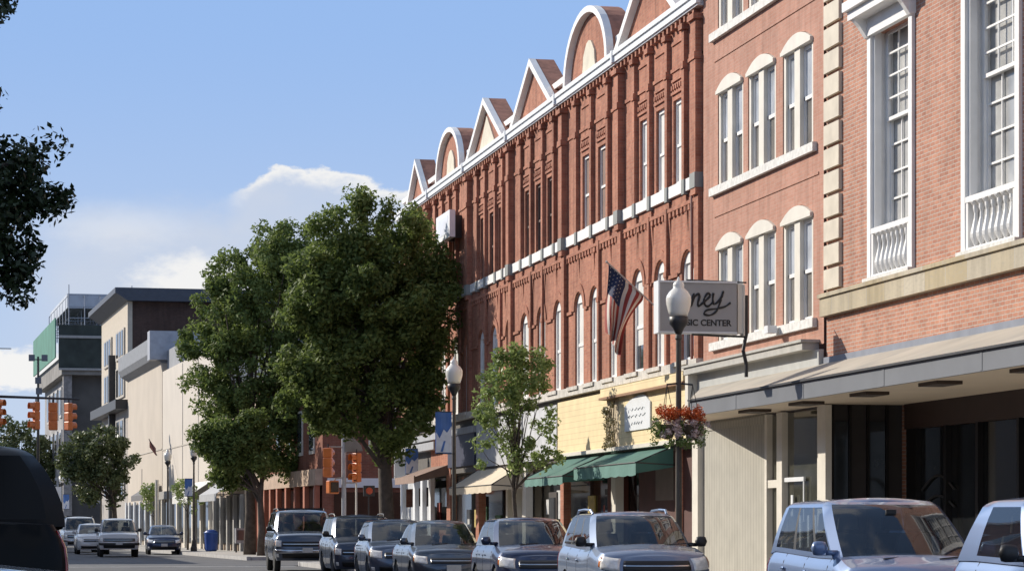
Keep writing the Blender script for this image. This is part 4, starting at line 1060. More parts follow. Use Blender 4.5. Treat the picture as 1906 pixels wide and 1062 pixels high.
signal('traffic_signal', sig_x(128, 104.4), 104.4, 5.1, R(120), 'orange traffic signal at the right end of the overhead arm', G)
G2 = 'orange traffic signal heads on the corner post'
xp, yp = sig_x(640, 96.6), 96.6
t = thing('signal_post', 'grey corner post carrying two orange signals and a grey plate', 'signal pole', (xp, yp, .15))
m = MB(); m.tube([(xp, yp, .15), (xp, yp, 4.9)], .085, 12); m.lathe([(.16, .15), (.15, .4), (.09, .5)], (xp, yp, 0), 12); m.build('post', plain('galvanised', (.42, .43, .45), .5, var=.1), t)
m = MB(); m.tube([(xp, yp, 3.2), (xp-.3, yp, 3.15), (xp-.42, yp, 2.95)], .03, 6); m.tube([(xp, yp, 3.0), (xp+.4, yp, 3.0)], .03, 6); m.tube([(xp, yp, 4.05), (xp+.4, yp, 4.05)], .025, 6); m.tube([(xp, yp, 4.3), (xp-.6, yp, 4.3)], .025, 6); m.build('bracket', m_conc, t)
m = MB(); m.prism([(xp+.02, 4.9), (xp+.12, 4.85), (xp+.62, 4.35), (xp+.68, 4.15), (xp+.02, 4.1)], 'y', yp-.12, yp-.1); m.build('plate', plain('grey_sign_plate', (.20, .20, .19), .6), t)
m = MB(); m.tube([(sig_x(663, yp), yp, .15), (sig_x(663, yp), yp, 3.05)], .035, 8); m.build('side_post', m_cream, t)
signal('traffic_signal', sig_x(610, yp), yp-.1, 3.2, R(150), 'orange traffic signal left of the grey corner post', G2)
signal('traffic_signal', sig_x(663, yp), yp-.1, 3.02, R(-62), 'orange traffic signal with three visors right of the grey corner post', G2)
t = thing('pedestrian_signal', 'square orange pedestrian signal box low on the corner post', 'pedestrian signal', (sig_x(619, yp), yp, 2.6), R(20))
m = MB(); m.box(-.2, .2, -.15, .15, 0, .48); o = m.build('housing', m_or, t, local=True); bv = o.modifiers.new('b', 'BEVEL'); bv.width = .03
m = MB(); m.box(-.15, .15, -.2, -.152, .06, .42); m.build('screen', m_lens, t, local=True)
t = thing('pedestrian_signal', 'small black signal with a round orange face right of the corner post', 'pedestrian signal', (sig_x(687, yp-.2), yp-.2, 2.52), 0)
m = MB(); m.box(-.2, .2, -.05, .1, 0, .38); m.tube([(.0, .05, 0), (0, .05, -2.4)], .03, 6); m.build('housing', m_blackm, t, local=True)
m = MB(); m.lathe([(.0, -.1), (.12, -.09), (.13, -.052)], (0, 0, .19), 14, 'y'); m.build('lens', plain('orange_lens', (.5, .08, .03), .4), t, local=True)

# =============================================================== far side buildings (frame: t along the street, u into the block)
FR = R(2.3)
def farthing(name, label, cat, t0, u0=0.0, z0=0.0, group=None): return thing(name, label, cat, far(t0, u0, z0), FR, group)
def fbox(m, t0, t1, u0, u1, z0, z1): return m.box(u0, u1, t0, t1, z0, z1)
def flocal(lst, name, mat, par, tb):
    for (a, b, c_, d, e, f) in lst: MB().box(c_, d, a-tb, b-tb, e, f).build(name, mat, par, local=True)
# D brick corner building t 0..19
D = farthing('brick_building', 'low dark brick corner building beyond the junction with red shopfront pillars', 'building', 0)
m = MB(); m.box(0, 14, 0, 19, .15, 8.2); m.build('wall', BR_D, D, local=True)
m = MB(); m.box(-.25, 14.2, -.2, 19.1, 8.2, 8.5); m.build('cornice', plain('brown_grey_cornice', (.2, .17, .15), .7), D, local=True)
for a in (2, 5.2, 8.4, 11.6, 14.8):
    m = MB(); m.box(-.06, -.002, a, a+1.3, 4.6, 6.6); w = m.build('window', m_cream, D, local=True)
    m = MB(); m.box(-.08, -.062, a+.12, a+1.18, 4.75, 6.5); m.build('pane', m_glass, w, local=True)
for b in (2, 5, 8):
    m = MB(); m.box(b, b+1.2, -.05, -.002, 4.6, 6.6); w = m.build('window', m_cream, D, local=True)
    m = MB(); m.box(b+.1, b+1.1, -.07, -.052, 4.7, 6.5); m.build('pane', m_glass, w, local=True)
m = MB(); m.box(-.1, -.002, .4, 18.6, .5, 3.1); m.build('shop_window', m_glassd, D, local=True)
m_rp = plain('terracotta_pillar', (.36, .12, .07), .7)
for a in (.1, 3.0, 5.6, 8.3, 11.0, 13.2, 15.2, 17.2, 18.5): MB().box(-.3, -.1, a, a+.45, .15, 3.2).build('pillar', m_rp, D, local=True)
MB().box(-.32, -.002, 0, 19, 3.2, 3.9).build('fascia', plain('tan_fascia', (.42, .30, .22), .8, var=.2), D, local=True)
MB().box(.5, 5, -.06, -.002, .4, 2.9).build('shop_window', m_glassd, D, local=True)
MB().box(.2, 6, -.12, -.002, 3.1, 3.5).build('fascia', m_white2, D, local=True)
# I: mid block t 19..36
I = farthing('shop_building', 'two storey tan shop building half hidden behind the broad tree', 'building', 19.2)
MB().box(0, 14, 0, 16.4, .15, 8.6).build('wall', plain('tan_stucco', (.42, .33, .25), .85, var=.12), I, local=True)
MB().box(-.2, 14, 0, 16.4, 8.6, 8.9).build('cornice', m_conc, I, local=True)
MB().box(-.08, -.002, .3, 16, .5, 3.0).build('shop_window', m_glassd, I, local=True)
for a in (.0, 2.4, 4.8, 7.4, 10, 12.8, 15.8): MB().box(-.25, -.08, a, a+.4, .15, 3.1).build('pillar', plain('grey_pillar', (.36, .35, .33), .8), I, local=True)
for a in (1.5, 5, 8.5, 12):
    w = MB().box(-.06, -.002, a, a+1.2, 4.6, 6.6).build('window', m_cream, I, local=True); MB().box(-.08, -.062, a+.1, a+1.1, 4.7, 6.5).build('pane', m_glass, w, local=True)
# H: pale wall
H = farthing('pale_building', 'plain pale cream rendered building, lower and right of the corniced one', 'building', 35.8)
m_pale = plain('pale_render', (.56, .51, .45), .9, var=.05, vscale=.6)
m_pale2 = plain('cream_render', (.50, .44, .37), .9, var=.06, vscale=.5)
MB().box(0, 14, 0, 27.5, .15, 11.6).build('wall', m_pale, H, local=True)
MB().box(.3, 14, 20, 27.4, 11.6, 13.0).build('roof_house', plain('grey_plant_room', (.25, .26, .28), .7), H, local=True)
MB().box(-.03, -.002, 0, 27.5, 6.4, 6.48).build('band', plain('joint_line', (.45, .41, .36), .9), H, local=True)
MB().box(-.1, -.002, 1.5, 26, .5, 3.0).build('shop_window', m_glassd, H, local=True)
for a in (1, 5, 9, 13, 17, 21, 25.8): MB().box(-.25, -.1, a, a+.5, .15, 3.2).build('pillar', m_cream, H, local=True)
MB().box(-.3, -.002, 0, 27.5, 3.2, 3.7).build('fascia', plain('grey_fascia2', (.3, .29, .28), .7), H, local=True)
for a in (8, 16): MB().box(-.03, -.002, a, a+.06, 3.7, 11.5).build('drain_pipe', m_conc, H, local=True)
t = farthing('window_unit', 'grey box unit mounted on the pale far wall', 'air conditioner', 30, -.2, 7.3)
MB().box(-.35, .15, -.5, .5, 0, .75).build('box', m_white2, t, local=True); MB().box(-.2, .1, -.55, -.502, .06, .68).build('grille', m_dark, t, local=True)
# G: corniced cream building
Gb = farthing('cream_building', 'cream building with a deep slate grey cornice in front of the dark tower block', 'building', 63.6)
MB().box(0, 14, 0, 23.6, .15, 12.2).build('wall', m_pale2, Gb, local=True)
m = MB(); m.prism([(0, 12.2), (-.5, 12.5), (-.7, 12.9), (-.7, 13.9), (14, 13.9), (14, 12.2)], 'y', -.05, 23.7); m.build('cornice', plain('slate_cornice', (.20, .21, .23), .6, var=.15), Gb, local=True)
MB().box(-.85, 3, -.35, 1.1, 12.4, 14.3).build('corner_block', plain('pale_slate_block', (.33, .35, .40), .6), Gb, local=True)
MB().box(-.04, -.002, 0, 23.5, 6.5, 6.58).build('band', plain('joint_line', (.45, .41, .36), .9), Gb, local=True)
MB().box(-.04, -.002, 13, 13.08, .3, 5.5).build('drain_pipe', m_conc, Gb, local=True)
MB().box(-.1, -.002, 1, 22.5, .5, 3.0).build('shop_window', m_glassd, Gb, local=True)
for a in (.6, 4.5, 8.4, 12.3, 16.2, 20.1, 22.6): MB().box(-.25, -.1, a, a+.5, .15, 3.2).build('pillar', m_white2, Gb, local=True)
# F: dark tower with cream front
Fb = farthing('dark_building', 'dark brown brick side of a tall corner building with overhanging black roof', 'building', 87.3)
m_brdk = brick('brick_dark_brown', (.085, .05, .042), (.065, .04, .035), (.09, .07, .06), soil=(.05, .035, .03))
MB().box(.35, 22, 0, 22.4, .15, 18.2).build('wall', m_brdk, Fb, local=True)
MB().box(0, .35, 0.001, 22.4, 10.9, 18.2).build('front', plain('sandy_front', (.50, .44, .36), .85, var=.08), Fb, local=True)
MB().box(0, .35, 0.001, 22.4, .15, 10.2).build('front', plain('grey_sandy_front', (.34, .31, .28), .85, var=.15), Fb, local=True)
MB().box(-.9, .3, -.0, 22.8, 10.2, 10.9).build('balcony_ledge', m_blackm, Fb, local=True)
m = MB(); m.prism([(-.1, 18.2), (-.7, 18.6), (-1.0, 18.75), (-1.0, 19.15), (22, 19.15), (22, 18.2)], 'y', -.9, 23.6); m.build('roof', plain('black_blue_roof', (.045, .055, .08), .5), Fb, local=True)
for a in (1.6, 12.2):
    for (z0, z1) in ((11.2, 13.6), (14.2, 16.4)):
        w = MB().box(-.12, -.002, a+.2, a+7, z0, z1).build('window', plain('stone_surround', (.40, .37, .33), .8, var=.2, vscale=2), Fb, local=True)
        for q in range(3): MB().box(-.16, -.122, a+.8+q*2.05, a+2.1+q*2.05, z0+.2, z1-.15).build('pane', m_glass, w, local=True)
    for (z0, z1) in ((7.0, 9.6), (3.6, 6.2)):
        w = MB().box(-.12, -.002, a+.2, a+7, z0, z1).build('window', plain('grey_surround', (.30, .29, .28), .8, var=.2, vscale=2), Fb, local=True)
        for q in range(2): MB().box(-.16, -.122, a+1.+q*3, a+2.9+q*3, z0+.2, z1-.15).build('pane', m_glass, w, local=True)
MB().box(-.5, -.002, 9.9, 10.6, .15, 14.8).build('downspout', m_blackm, Fb, local=True)
# E: building under scaffolding
Eb = farthing('building_under_repair', 'grey far building wrapped in scaffolding with green netting at its top', 'building', 146)
MB().box(0, 22, 0, 34, .15, 17.6).build('wall', plain('dark_grey_wall', (.085, .082, .08), .85, var=.4, vscale=.35), Eb, local=True)  # wall block darker than the stone front, uneven in tone
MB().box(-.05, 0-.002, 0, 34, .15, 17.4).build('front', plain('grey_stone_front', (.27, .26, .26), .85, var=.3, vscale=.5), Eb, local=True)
MB().box(-.8, 22, -1.6, 34.4, 15.9, 17.6).build('cornice', plain('grey_wood_cornice', (.21, .20, .19), .8, var=.3, vscale=.6), Eb, local=True)
for a in (1.5, 7.5, 13.5, 19.5, 25.5):
    for z0 in (3.4, 8.0, 12.2):
        w = MB().box(-.2, -.052, a, a+3, z0, z0+3).build('window', plain('grey_white_frame', (.40, .40, .41), .7), Eb, local=True); MB().box(-.25, -.202, a+.4, a+2.6, z0+.3, z0+2.7).build('pane', m_glass, w, local=True)
for b in (3.6, 8.2):
    MB().box(b, b+1.6, -.1, -.002, .4, 13.5).build('side_pier', plain('grey_pier', (.30, .29, .27), .85, var=.2), Eb, local=True)
MB().box(-.6, .2, -1.2, -.0, .2, 15.9).build('corner_pilaster', plain('grey_pilaster', (.22, .21, .21), .85, var=.3), Eb, local=True)
sc = farthing('scaffold', 'pipe scaffolding with dark and green netting on top of the far building', 'scaffold', 146, 0, 17.6)
m = MB(); m.box(-1.3, -1.2, .2, 34, .0, 3.8); m.build('green_net', plain('green_netting', (.06, .20, .155), .85, var=.18, vscale=.5), sc, local=True)
m = MB(); m.box(-1.1, 12.5, -1.8, -1.7, -1.2, 3.0); m.build('dark_net', plain('dark_netting', (.035, .045, .042), .9, var=.3, vscale=1), sc, local=True)
m = MB(); m.box(-1.1, 12.5, -1.95, -1.82, 1.75, 2.0); m.box(-1.1, 12.5, -1.95, -1.82, -1.3, -1.1); m.build('rail', plain('grey_board', (.3, .3, .3), .7), sc, local=True)
m = MB()
for i in range(9):
    for j in range(8):
        if i > 4 and j < 2: continue
        m.tube([(i*1.5, j*4, 2.5), (i*1.5, j*4, 7.0 if (i in (0, 4) and j == 0) else 6.0)], .05, 5)
for zz in (3.8, 4.9, 6.0):
    for i in range(9): m.tube([(i*1.5, 0, zz), (i*1.5, 28, zz)], .04, 4)
    for j in range(8): m.tube([(0, j*4, zz), (12, j*4, zz)], .04, 4)
m.build('pipe', plain('pipe_grey', (.33, .36, .42), .5), sc, local=True)
m = MB(); m.box(0, 5, 2, 26, 4.9, 6.3); m.build('hoarding', plain('grey_translucent_sheet', (.42, .46, .53), .8, var=.2, vscale=.6), sc, local=True)
# small awnings of the far shops
def far_awning(t0, t1, uo, zt, zv, mat, label):
    t = farthing('awning', label, 'awning', t0)
    m = MB(); m.add([(-.1, 0, zt), (-uo, 0, zv), (-uo, t1-t0, zv), (-.1, t1-t0, zt), (-uo, 0, zv-.35), (-uo, t1-t0, zv-.35)], [(0, 1, 2, 3), (1, 4, 5, 2)])
    o = m.build('canopy', mat, t, local=True); so = o.modifiers.new('s', 'SOLIDIFY'); so.thickness = .03
    m = MB(); m.tube([(-uo, .1, zv), (-.1, .1, zv)], .03, 5); m.tube([(-uo, t1-t0-.1, zv), (-.1, t1-t0-.1, zv)], .03, 5); m.build('frame', m_blackm, t, local=True)
m_wa = plain('white_canvas', (.60, .60, .58), .8)
far_awning(36.5, 44, 1.5, 4.0, 3.1, m_wa, 'white awning on the pale far building beside the bright sapling')
far_awning(24, 31, 1.5, 4.0, 3.1, plain('grey_canvas', (.36, .37, .39), .8), 'light grey awning under the smaller rounded tree')
far_awning(64, 72, 1.2, 4.2, 3.5, plain('dark_grey_canvas', (.12, .12, .13), .8), 'dark awning at the foot of the cream corniced building')

# bin, boxes, posts
xb, yb = sig_x(393, 139.5), 139.5
t = thing('litter_bin', 'blue round litter bin on the far pavement', 'bin', (xb, yb, .15))
m = MB(); m.lathe([(.26, .0), (.33, .08), (.36, .9), (.37, .95), (.3, 1.05), (.12, 1.12)], (0, 0, 0), 18); m.build('drum', plain('blue_bin_paint', (.03, .09, .35), .45), t, local=True, smooth=False)
m = MB(); m.lathe([(.375, .93), (.385, .95), (.375, .98)], (0, 0, 0), 18); m.build('rim', m_bblue, t, local=True)
xb = sig_x(447, 133)
t = thing('newspaper_box', 'grey newspaper box on legs near the red shopfront pillars', 'newspaper box', (xb, 133, .15))
m = MB(); m.box(-.25, .25, -.22, .22, .45, 1.2); m.build('cabinet', plain('grey_cabinet', (.33, .34, .36), .5), t, local=True)
m = MB(); 
for a in (-.2, .2):
    for b in (-.18, .18): m.box(a-.03, a+.03, b-.03, b+.03, 0, .45)
m.build('leg', m_blackm, t, local=True); MB().box(-.18, .18, -.235, -.222, .6, 1.1).build('door', m_glass, t, local=True)
t = thing('utility_pole', 'slim cream pole on the far pavement left of the small distant lamp', 'pole', (sig_x(292, 152), 152, .15))
m = MB(); m.tube([(0, 0, 0), (0, 0, 3.9)], .11, 8); m.build('post', m_cream, t, local=True); MB().lathe([(.17, 0), (.16, .2), (.12, .3)], n=10).build('base', m_cream, t, local=True)
t = thing('flag', 'small faded red flag on an angled pole on the far cream wall', 'flag', (sig_x(292, 152), 151.9, 5.4))
m = MB(); m.tube([(0, 0, 0), (-.45, 0, .95)], .025, 5); m.build('pole', m_blackm, t, local=True)
m = MB(); m.grid([[(-.42+.09*k, .02*sin(k), .9-.12*k-.42*j) for k in range(5)] for j in range(2)]); o = m.build('cloth', plain('faded_flag', (.34, .15, .12), .8), t, local=True); so = o.modifiers.new('s', 'SOLIDIFY'); so.thickness = .01
t = thing('street_sign', 'tall white rectangular sign far off beside the dark blue banner', 'sign', (sig_x(107, 224), 224, .15))
MB().box(-.33, .33, -.03, .03, 2.7, 4.55).build('panel', m_white2, t, local=True); m = MB(); m.tube([(0, .05, 0), (0, .05, 4.4)], .05, 6); m.build('post', m_conc, t, local=True)
t = thing('floodlight_mast', 'tall thin mast with clustered lamps against the sky at far left', 'light mast', (sig_x(71, 181), 181, 0))
m = MB(); m.tube([(0, 0, 0), (0, 0, 12.7)], [.12, .07], 8); m.tube([(-.5, 0, 12.5), (.5, 0, 12.5)], .04, 6); m.build('mast', m_blackm, t, local=True)
for dx, z in ((-.42, 12.4), (.42, 12.4), (0, 10.9), (0.05, 10.2)): MB().box(dx-.2, dx+.2, -.15, .15, z, z+.42).build('lamp_head', plain('lamp_head_grey', (.10, .11, .14), .5), t, local=True)
m = MB(); pts = []
for k in range(13):
    f = k/12; pts.append((-14 + 16.3*f, 175+6*f, 13.9 - .7*f*(1) - .8*sin(pi*f)*.4))
m.tube(pts, .03, 4)
tag(m.build('overhead_wire', m_blackm), 'thin overhead wire crossing the sky at far left', 'wire')
# =============================================================== cars
m_tyre = plain('tyre_rubber', (.02, .02, .021), .85)
m_rim = plain('alloy_rim', (.45, .46, .48), .3, metal=.8)
def tinted(name, col, see):
    m, t, b = newmat(name)
    b.inputs['Base Color'].default_value = (*col, 1); b.inputs['Roughness'].default_value = .02
    b.inputs['Specular IOR Level'].default_value = 1.0; b.inputs['Coat Weight'].default_value = 1.0; b.inputs['Coat Roughness'].default_value = .01
    tr = t.nodes.new('ShaderNodeBsdfTransparent'); tr.inputs[0].default_value = (.75, .8, .8, 1)
    ms = t.nodes.new('ShaderNodeMixShader'); ms.inputs[0].default_value = see
    o = t.nodes['Material Output']; t.links.new(b.outputs[0], ms.inputs[1]); t.links.new(tr.outputs[0], ms.inputs[2]); t.links.new(ms.outputs[0], o.inputs[0])
    return m
m_cglass = tinted('car_glass', (.012, .015, .02), .5)
m_cglass2 = tinted('car_side_glass', (.015, .02, .03), .42)
m_seat = plain('seat_cloth', (.13, .125, .12), .9, var=.2)
m_dash = plain('dashboard_black', (.03, .03, .03), .7)
m_seam = plain('door_seam', (.01, .01, .012), .7)
m_head = plain('headlight_lens', (.80, .80, .78), .08, var=.3, vscale=9, spec=1.0, coat=1)
m_amber = plain('amber_lens', (.55, .16, .03), .2, coat=1)
m_tail = plain('tail_lens', (.30, .012, .01), .15, coat=1)
m_chrome = plain('chrome', (.60, .61, .63), .15, metal=1)
m_grille = plain('grille_black', (.012, .012, .013), .4)
m_plate = plain('number_plate', (.55, .57, .58), .4, var=.1, vscale=20)
m_trim = plain('black_trim', (.022, .022, .024), .5)

def lerp_tab(tab, y):
    if y <= tab[0][0]: return tab[0][1]
    for (a, b), (c_, d) in zip(tab, tab[1:]):
        if y <= c_:
            f = (y-a)/(c_-a); f = f*f*(3-2*f) * .5 + f*.5
            return b + (d-b)*f
    return tab[-1][1]

def make_car(name, label, cat, K, mat, pos, yaw=0.0, group=None):
    """local frame: nose at y = 0, tail at y = L (the car faces -y); K = dict of dimensions"""
    Lc, Wd = K['L'], K['W']; hw = Wd/2
    top = K['top']; rw = K.get('rw', .33); wy = K['wheels']; sill = K.get('sill', .24)
    F, Rr = K.get('F', .55), K.get('R', .4); pf = K.get('pf', 3.0)
    t = thing(name, label, cat, pos, yaw, group)
    half = []
    nf, nr = 14, 10
    for i in range(nf+1):
        a = pi/2*i/nf; half.append((hw*sin(a)**(2/pf), F*(1-max(0, cos(a))**(2/pf)), 1 - i/nf, 0))
    ns = int((Lc-F-Rr)/.09)
    for i in range(1, ns): half.append((hw, F+(Lc-F-Rr)*i/ns, 0, 0))
    for i in range(nr+1):
        a = pi/2*i/nr; half.append((hw*cos(a)**(2/pf) if i < nr else 0.0, Lc-Rr*(1-max(0, sin(a))**(2/pf)), 0, i/nr))
    NV = 11
    def pt(i, v, off=0.0):
        x, y, fw, rwt = half[i]
        # sections bulge in the middle, tuck under at the sill and roll in at the shoulder
        bul = 1 - .055*(1-min(1, v/.35))**2 - .10*max(0, (v-.72)/.28)**2.4
        nose = (.10*(1-min(1, v/.32))**1.6 + K.get('rake', .22)*max(0, (v-.42)/.58)**2.0)
        tailr = (.08*(1-min(1, v/.32))**1.6 + .10*max(0, (v-.5)/.5)**2)
        yy = y + nose*min(1, fw*1.6) - tailr*min(1, rwt*1.6)
        zt = lerp_tab(top, y); zb = sill
        for w in wy:
            d2 = (rw+.055)**2 - (y-w)**2
            if d2 > 0 and fw < .5 and rwt < .5: zb = max(zb, rw+sqrt(d2))
        zb = min(zb, zt-.1)
        zl = sill + (zt-sill)*v
        z = max(zl, zb) if v > 0 else zb
        xx = x*bul
        if off:
            nx, ny = (1.0, 0.0)
            if fw > 0 or rwt > 0:
                j0, j1 = max(0, i-1), min(len(half)-1, i+1)
                dx, dy = half[j1][0]-half[j0][0], half[j1][1]-half[j0][1]; l = sqrt(dx*dx+dy*dy) or 1
                nx, ny = dy/l, -dx/l
            xx += nx*off; yy += ny*off
        return (xx, yy, z)
    def ptf(fi, v, off=0.0):
        i = int(fi); f = fi-i
        if i >= len(half)-1: return pt(len(half)-1, v, off)
        a, b = pt(i, v, off), pt(i+1, v, off); return tuple(a[k]+(b[k]-a[k])*f for k in range(3))
    body = MB()
    for sgn in (1, -1):
        rows = [[(sgn*p[0], p[1], p[2]) for p in (pt(i, v/(NV-1)) for i in range(len(half)))] for v in range(NV)]
        body.grid(rows if sgn > 0 else rows[::-1])
    rows = []
    for i in range(len(half)):
        p = pt(i, 1.0); xe = p[0]
        cr = K.get('crown', .05)*min(1, xe/hw)
        rows.append([(xe*s_, p[1], p[2]+cr*(1-s_*s_)) for s_ in (1, .92, .7, .35, 0, -.35, -.7, -.92, -1)])
    body.grid(rows)
    # underside
    body.add([(-hw*.9, .3, sill+.02), (hw*.9, .3, sill+.02), (hw*.9, Lc-.3, sill+.02), (-hw*.9, Lc-.3, sill+.02)], [(0, 1, 2, 3)])
    # ---- greenhouse
    cb, rf, rr_, re_ = K['cowl'], K['roof_f'], K['roof_r'], K['base_r']
    zr = K['zr']; hb, hr = hw*K.get('hb', .90), hw*K.get('hr', .70)
    cols = []
    nW = 8
    for i in range(nW+1):
        f = i/nW; cols.append((f*.90*hb, cb+.20*f**2.4, f*.90*hr, rf+.14*f**2.4, 'wind'))
    cols.append((hb, cb+.34, hr, rf+.26, 'pil')); 
    segs = K['win']        # fractions along the side
    yb0, yr0 = cb+.34, rf+.26; yb1, yr1 = re_-.22, rr_-.16
    fr_prev = 0.0
    tags = []
    for (a, b) in segs:
        if a > fr_prev+1e-6: cols.append((hb, yb0+(yb1-yb0)*a, hr, yr0+(yr1-yr0)*a, 'bp' if fr_prev > 0 else 'pil'))
        n_ = 3
        for q in range(1, n_+1):
            f = a+(b-a)*q/n_; cols.append((hb, yb0+(yb1-yb0)*f, hr, yr0+(yr1-yr0)*f, 'w%g' % a))
        fr_prev = b
    cols.append((hb, yb1, hr, yr1, 'pil'))
    for i in range(nW+1):
        f = 1-i/nW; cols.append((f*.86*hb, re_-.10*f**2.4, f*.86*hr, rr_-.06*f**2.4, 'pil' if i == 0 else 'rear'))
    VL = [0, .03, .09, .3, .5, .7, .88, .94, .975, 1.0]
    def gp(c_, v):
        xb, yb, xr, yr, _ = c_
        zb = lerp_tab(top, yb) - .015
        z = zb + (zr-zb)*v
        bow = 4*v*(1-v)
        x = xb+(xr-xb)*v + K.get('bow', .022)*bow*(xb/hb)
        y = yb+(yr-yb)*v - .03*bow*(1 if yb < (cb+re_)/2 and xb < hb*.97 else 0)
        if v > .88:
            q = (v-.88)/.12; s1 = 1 - .075*q*q; x *= s1; y += (.09*q*q if yb < (cb+re_)/2 and xb < hb*.97 else (-.06*q*q if yb > re_-.3 else 0))
            z -= .012*q
        return (x, y, z)
    glassM = {}
    for sgn in (1, -1):
        for k in range(len(cols)-1):
            tg = cols[k+1][4]
            for vi in range(len(VL)-1):
                qd = [gp(cols[k], VL[vi]), gp(cols[k+1], VL[vi]), gp(cols[k+1], VL[vi+1]), gp(cols[k], VL[vi+1])]
                qd = [(sgn*p[0], p[1], p[2]) for p in qd]
                if sgn < 0: qd = qd[::-1]
                isg = tg != 'pil' and 2 <= vi < len(VL)-4 if tg != 'wind' else (1 <= vi < len(VL)-3)
                if tg == 'bp' and 2 <= vi < len(VL)-4:
                    glassM.setdefault('bp%g%d' % (cols[k][1], sgn), MB()).add(qd, [(0, 1, 2, 3)])
                elif isg and tg != 'bp':
                    key = tg if tg in ('wind', 'rear') else tg + ('R' if sgn > 0 else 'L')
                    glassM.setdefault(key, MB()).add(qd, [(0, 1, 2, 3)])
                else: body.add(qd, [(0, 1, 2, 3)])
    rows = []
    for c_ in cols:
        p = gp(c_, 1.0); cr = .05*min(1, p[0]/hr)
        yy = (p[1])
        rows.append([(p[0]*s_, yy, p[2]+.0+cr*(1-s_**2)+.02*(1-abs(s_))*0) for s_ in (1, .9, .6, .3, 0, -.3, -.6, -.9, -1)])
    body.grid(rows)
    bo = body.build('body', mat, t, local=True, smooth=True); fixn(bo)
    try:
        bo.data.set_sharp_from_angle(angle=R(32))
    except Exception: pass
    for key, gm in glassM.items():
        nm = 'window_pillar' if key.startswith('bp') else {'wind': 'windshield', 'rear': 'rear_window'}.get(key, 'side_window')
        go = gm.build(nm, plain('tinted_black_glass', (.006, .006, .006), .3, spec=.2) if K.get('darkglass') else m_trim if nm == 'window_pillar' else m_cglass if nm != 'side_window' else m_cglass2, t, local=True, smooth=True); fixn(go)
    # seats and wheel seen through the glass
    zb_ = lerp_tab(top, cb+.6)
    for yy in (cb+1.25, cb+2.15):
        if yy > re_ - .45: continue
        for sx in (-.4, .4):
            m = MB(); 
            for (w0, z0, z1, d_) in ((.24, zb_-.05, zb_+(zr-zb_)*.42, .1), (.13, zb_+(zr-zb_)*.46, zb_+(zr-zb_)*.78, .07)):
                m.add([(sx-w0, yy, z0), (sx+w0, yy, z0), (sx+w0, yy+d_, z0), (sx-w0, yy+d_, z0), (sx-w0*.8, yy+.03, z1), (sx+w0*.8, yy+.03, z1), (sx+w0*.8, yy+d_, z1), (sx-w0*.8, yy+d_, z1)], [(0,3,2,1),(4,5,6,7),(0,1,5,4),(1,2,6,5),(2,3,7,6),(3,0,4,7)])
            o = m.build('seat', m_seat, t, local=True); bv = o.modifiers.new('b', 'BEVEL'); bv.width = .03; bv.segments = 2
    m = MB(); m.tube([(.38+.17*cos(a_), cb+.72+.05*sin(a_), zb_+.12+.17*sin(a_)) for a_ in [2*pi*q/16 for q in range(17)]], .014, 5); m.build('steering_wheel', m_dash, t, local=True)
    m = MB(); m.box(-.06, .06, (cb+rf)/2+.30, (cb+rf)/2+.33, zr-.17, zr-.11); m.build('rear_view_mirror', m_dash, t, local=True)
    # ---- panels on the body skin
    def panel(i0, i1, v0, v1, nm, mt, off=.008, sides=(1, -1), nu_=8, nv_=4, par=None):
        for sgn in sides:
            rows = [[(lambda p: (sgn*p[0], p[1], p[2]))(ptf(i0+(i1-i0)*a/nu_, v0+(v1-v0)*b/nv_, off)) for a in range(nu_+1)] for b in range(nv_+1)]
            if sgn < 0: rows = rows[::-1]
            m = MB(); m.grid(rows); o = m.build(nm, mt, par or t, local=True, smooth=True)
            so = o.modifiers.new('s', 'SOLIDIFY'); so.thickness = .012; so.offset = -1
    def both(i1, v0, v1, nm, mt, off=.008):
        m = MB(); rows = []
        for b in range(5):
            v = v0+(v1-v0)*b/4; R_ = [ptf(i1*a/8, v, off) for a in range(9)]
            rows.append([(-p[0], p[1], p[2]) for p in R_[:0:-1]] + R_)
        m.grid(rows); o = m.build(nm, mt, t, local=True, smooth=True); so = o.modifiers.new('s', 'SOLIDIFY'); so.thickness = .012; so.offset = -1; return o
    vh = K.get('vh', (.56, .80))
    if K.get('front', True):
        panel(K.get('hi', (5.0, 10.5))[0], K.get('hi', (5.0, 10.5))[1], vh[0], vh[1], 'headlight', m_head)
        panel(K.get('hi', (5.0, 10.5))[1]+.1, K.get('hi', (5.0, 10.5))[1]+1.0, vh[0]+.03, vh[1]-.03, 'indicator', m_amber)
        both(K.get('gi', 4.2), vh[0]+.01, vh[1]-.04, 'grille', m_grille)
        both(K.get('gi', 4.2)*.98, (vh[0]+vh[1])/2-.03, (vh[0]+vh[1])/2+.0, 'grille_bar', m_chrome, .018)
        both(6.0, .10, .32, 'lower_grille', m_grille)
        if K.get('bumper'): both(12, .30, .46, 'bumper', K['bumper'], .03)
        panel(8.2, 10.3, .14, .28, 'fog_lamp', m_head)
        p = pt(0, .42); m = MB(); m.box(-.16, .16, p[1]-.03, p[1]-.012, sill+.42*(lerp_tab(top, 0)-sill)-.06, sill+.42*(lerp_tab(top, 0)-sill)+.09); m.build('number_plate', m_plate, t, local=True)
    n_ = len(half)-1
    tl = K.get('tl', (8.8, 3.5, .58, .92)); panel(n_-tl[0], n_-tl[1], tl[2], tl[3], 'tail_light', m_tail)
    p = pt(n_, .5); m = MB(); m.box(-.16, .16, p[1]+.012, p[1]+.03, p[2]-.0, p[2]+.15); m.build('number_plate', m_plate, t, local=True)
    def iy(y): return nf + (y-F)/(Lc-F-Rr)*ns
    for y in K.get('seams', []):
        panel(iy(y), iy(y)+.13, .06, .985, 'door_seam', m_seam, .002, nu_=1, nv_=8)
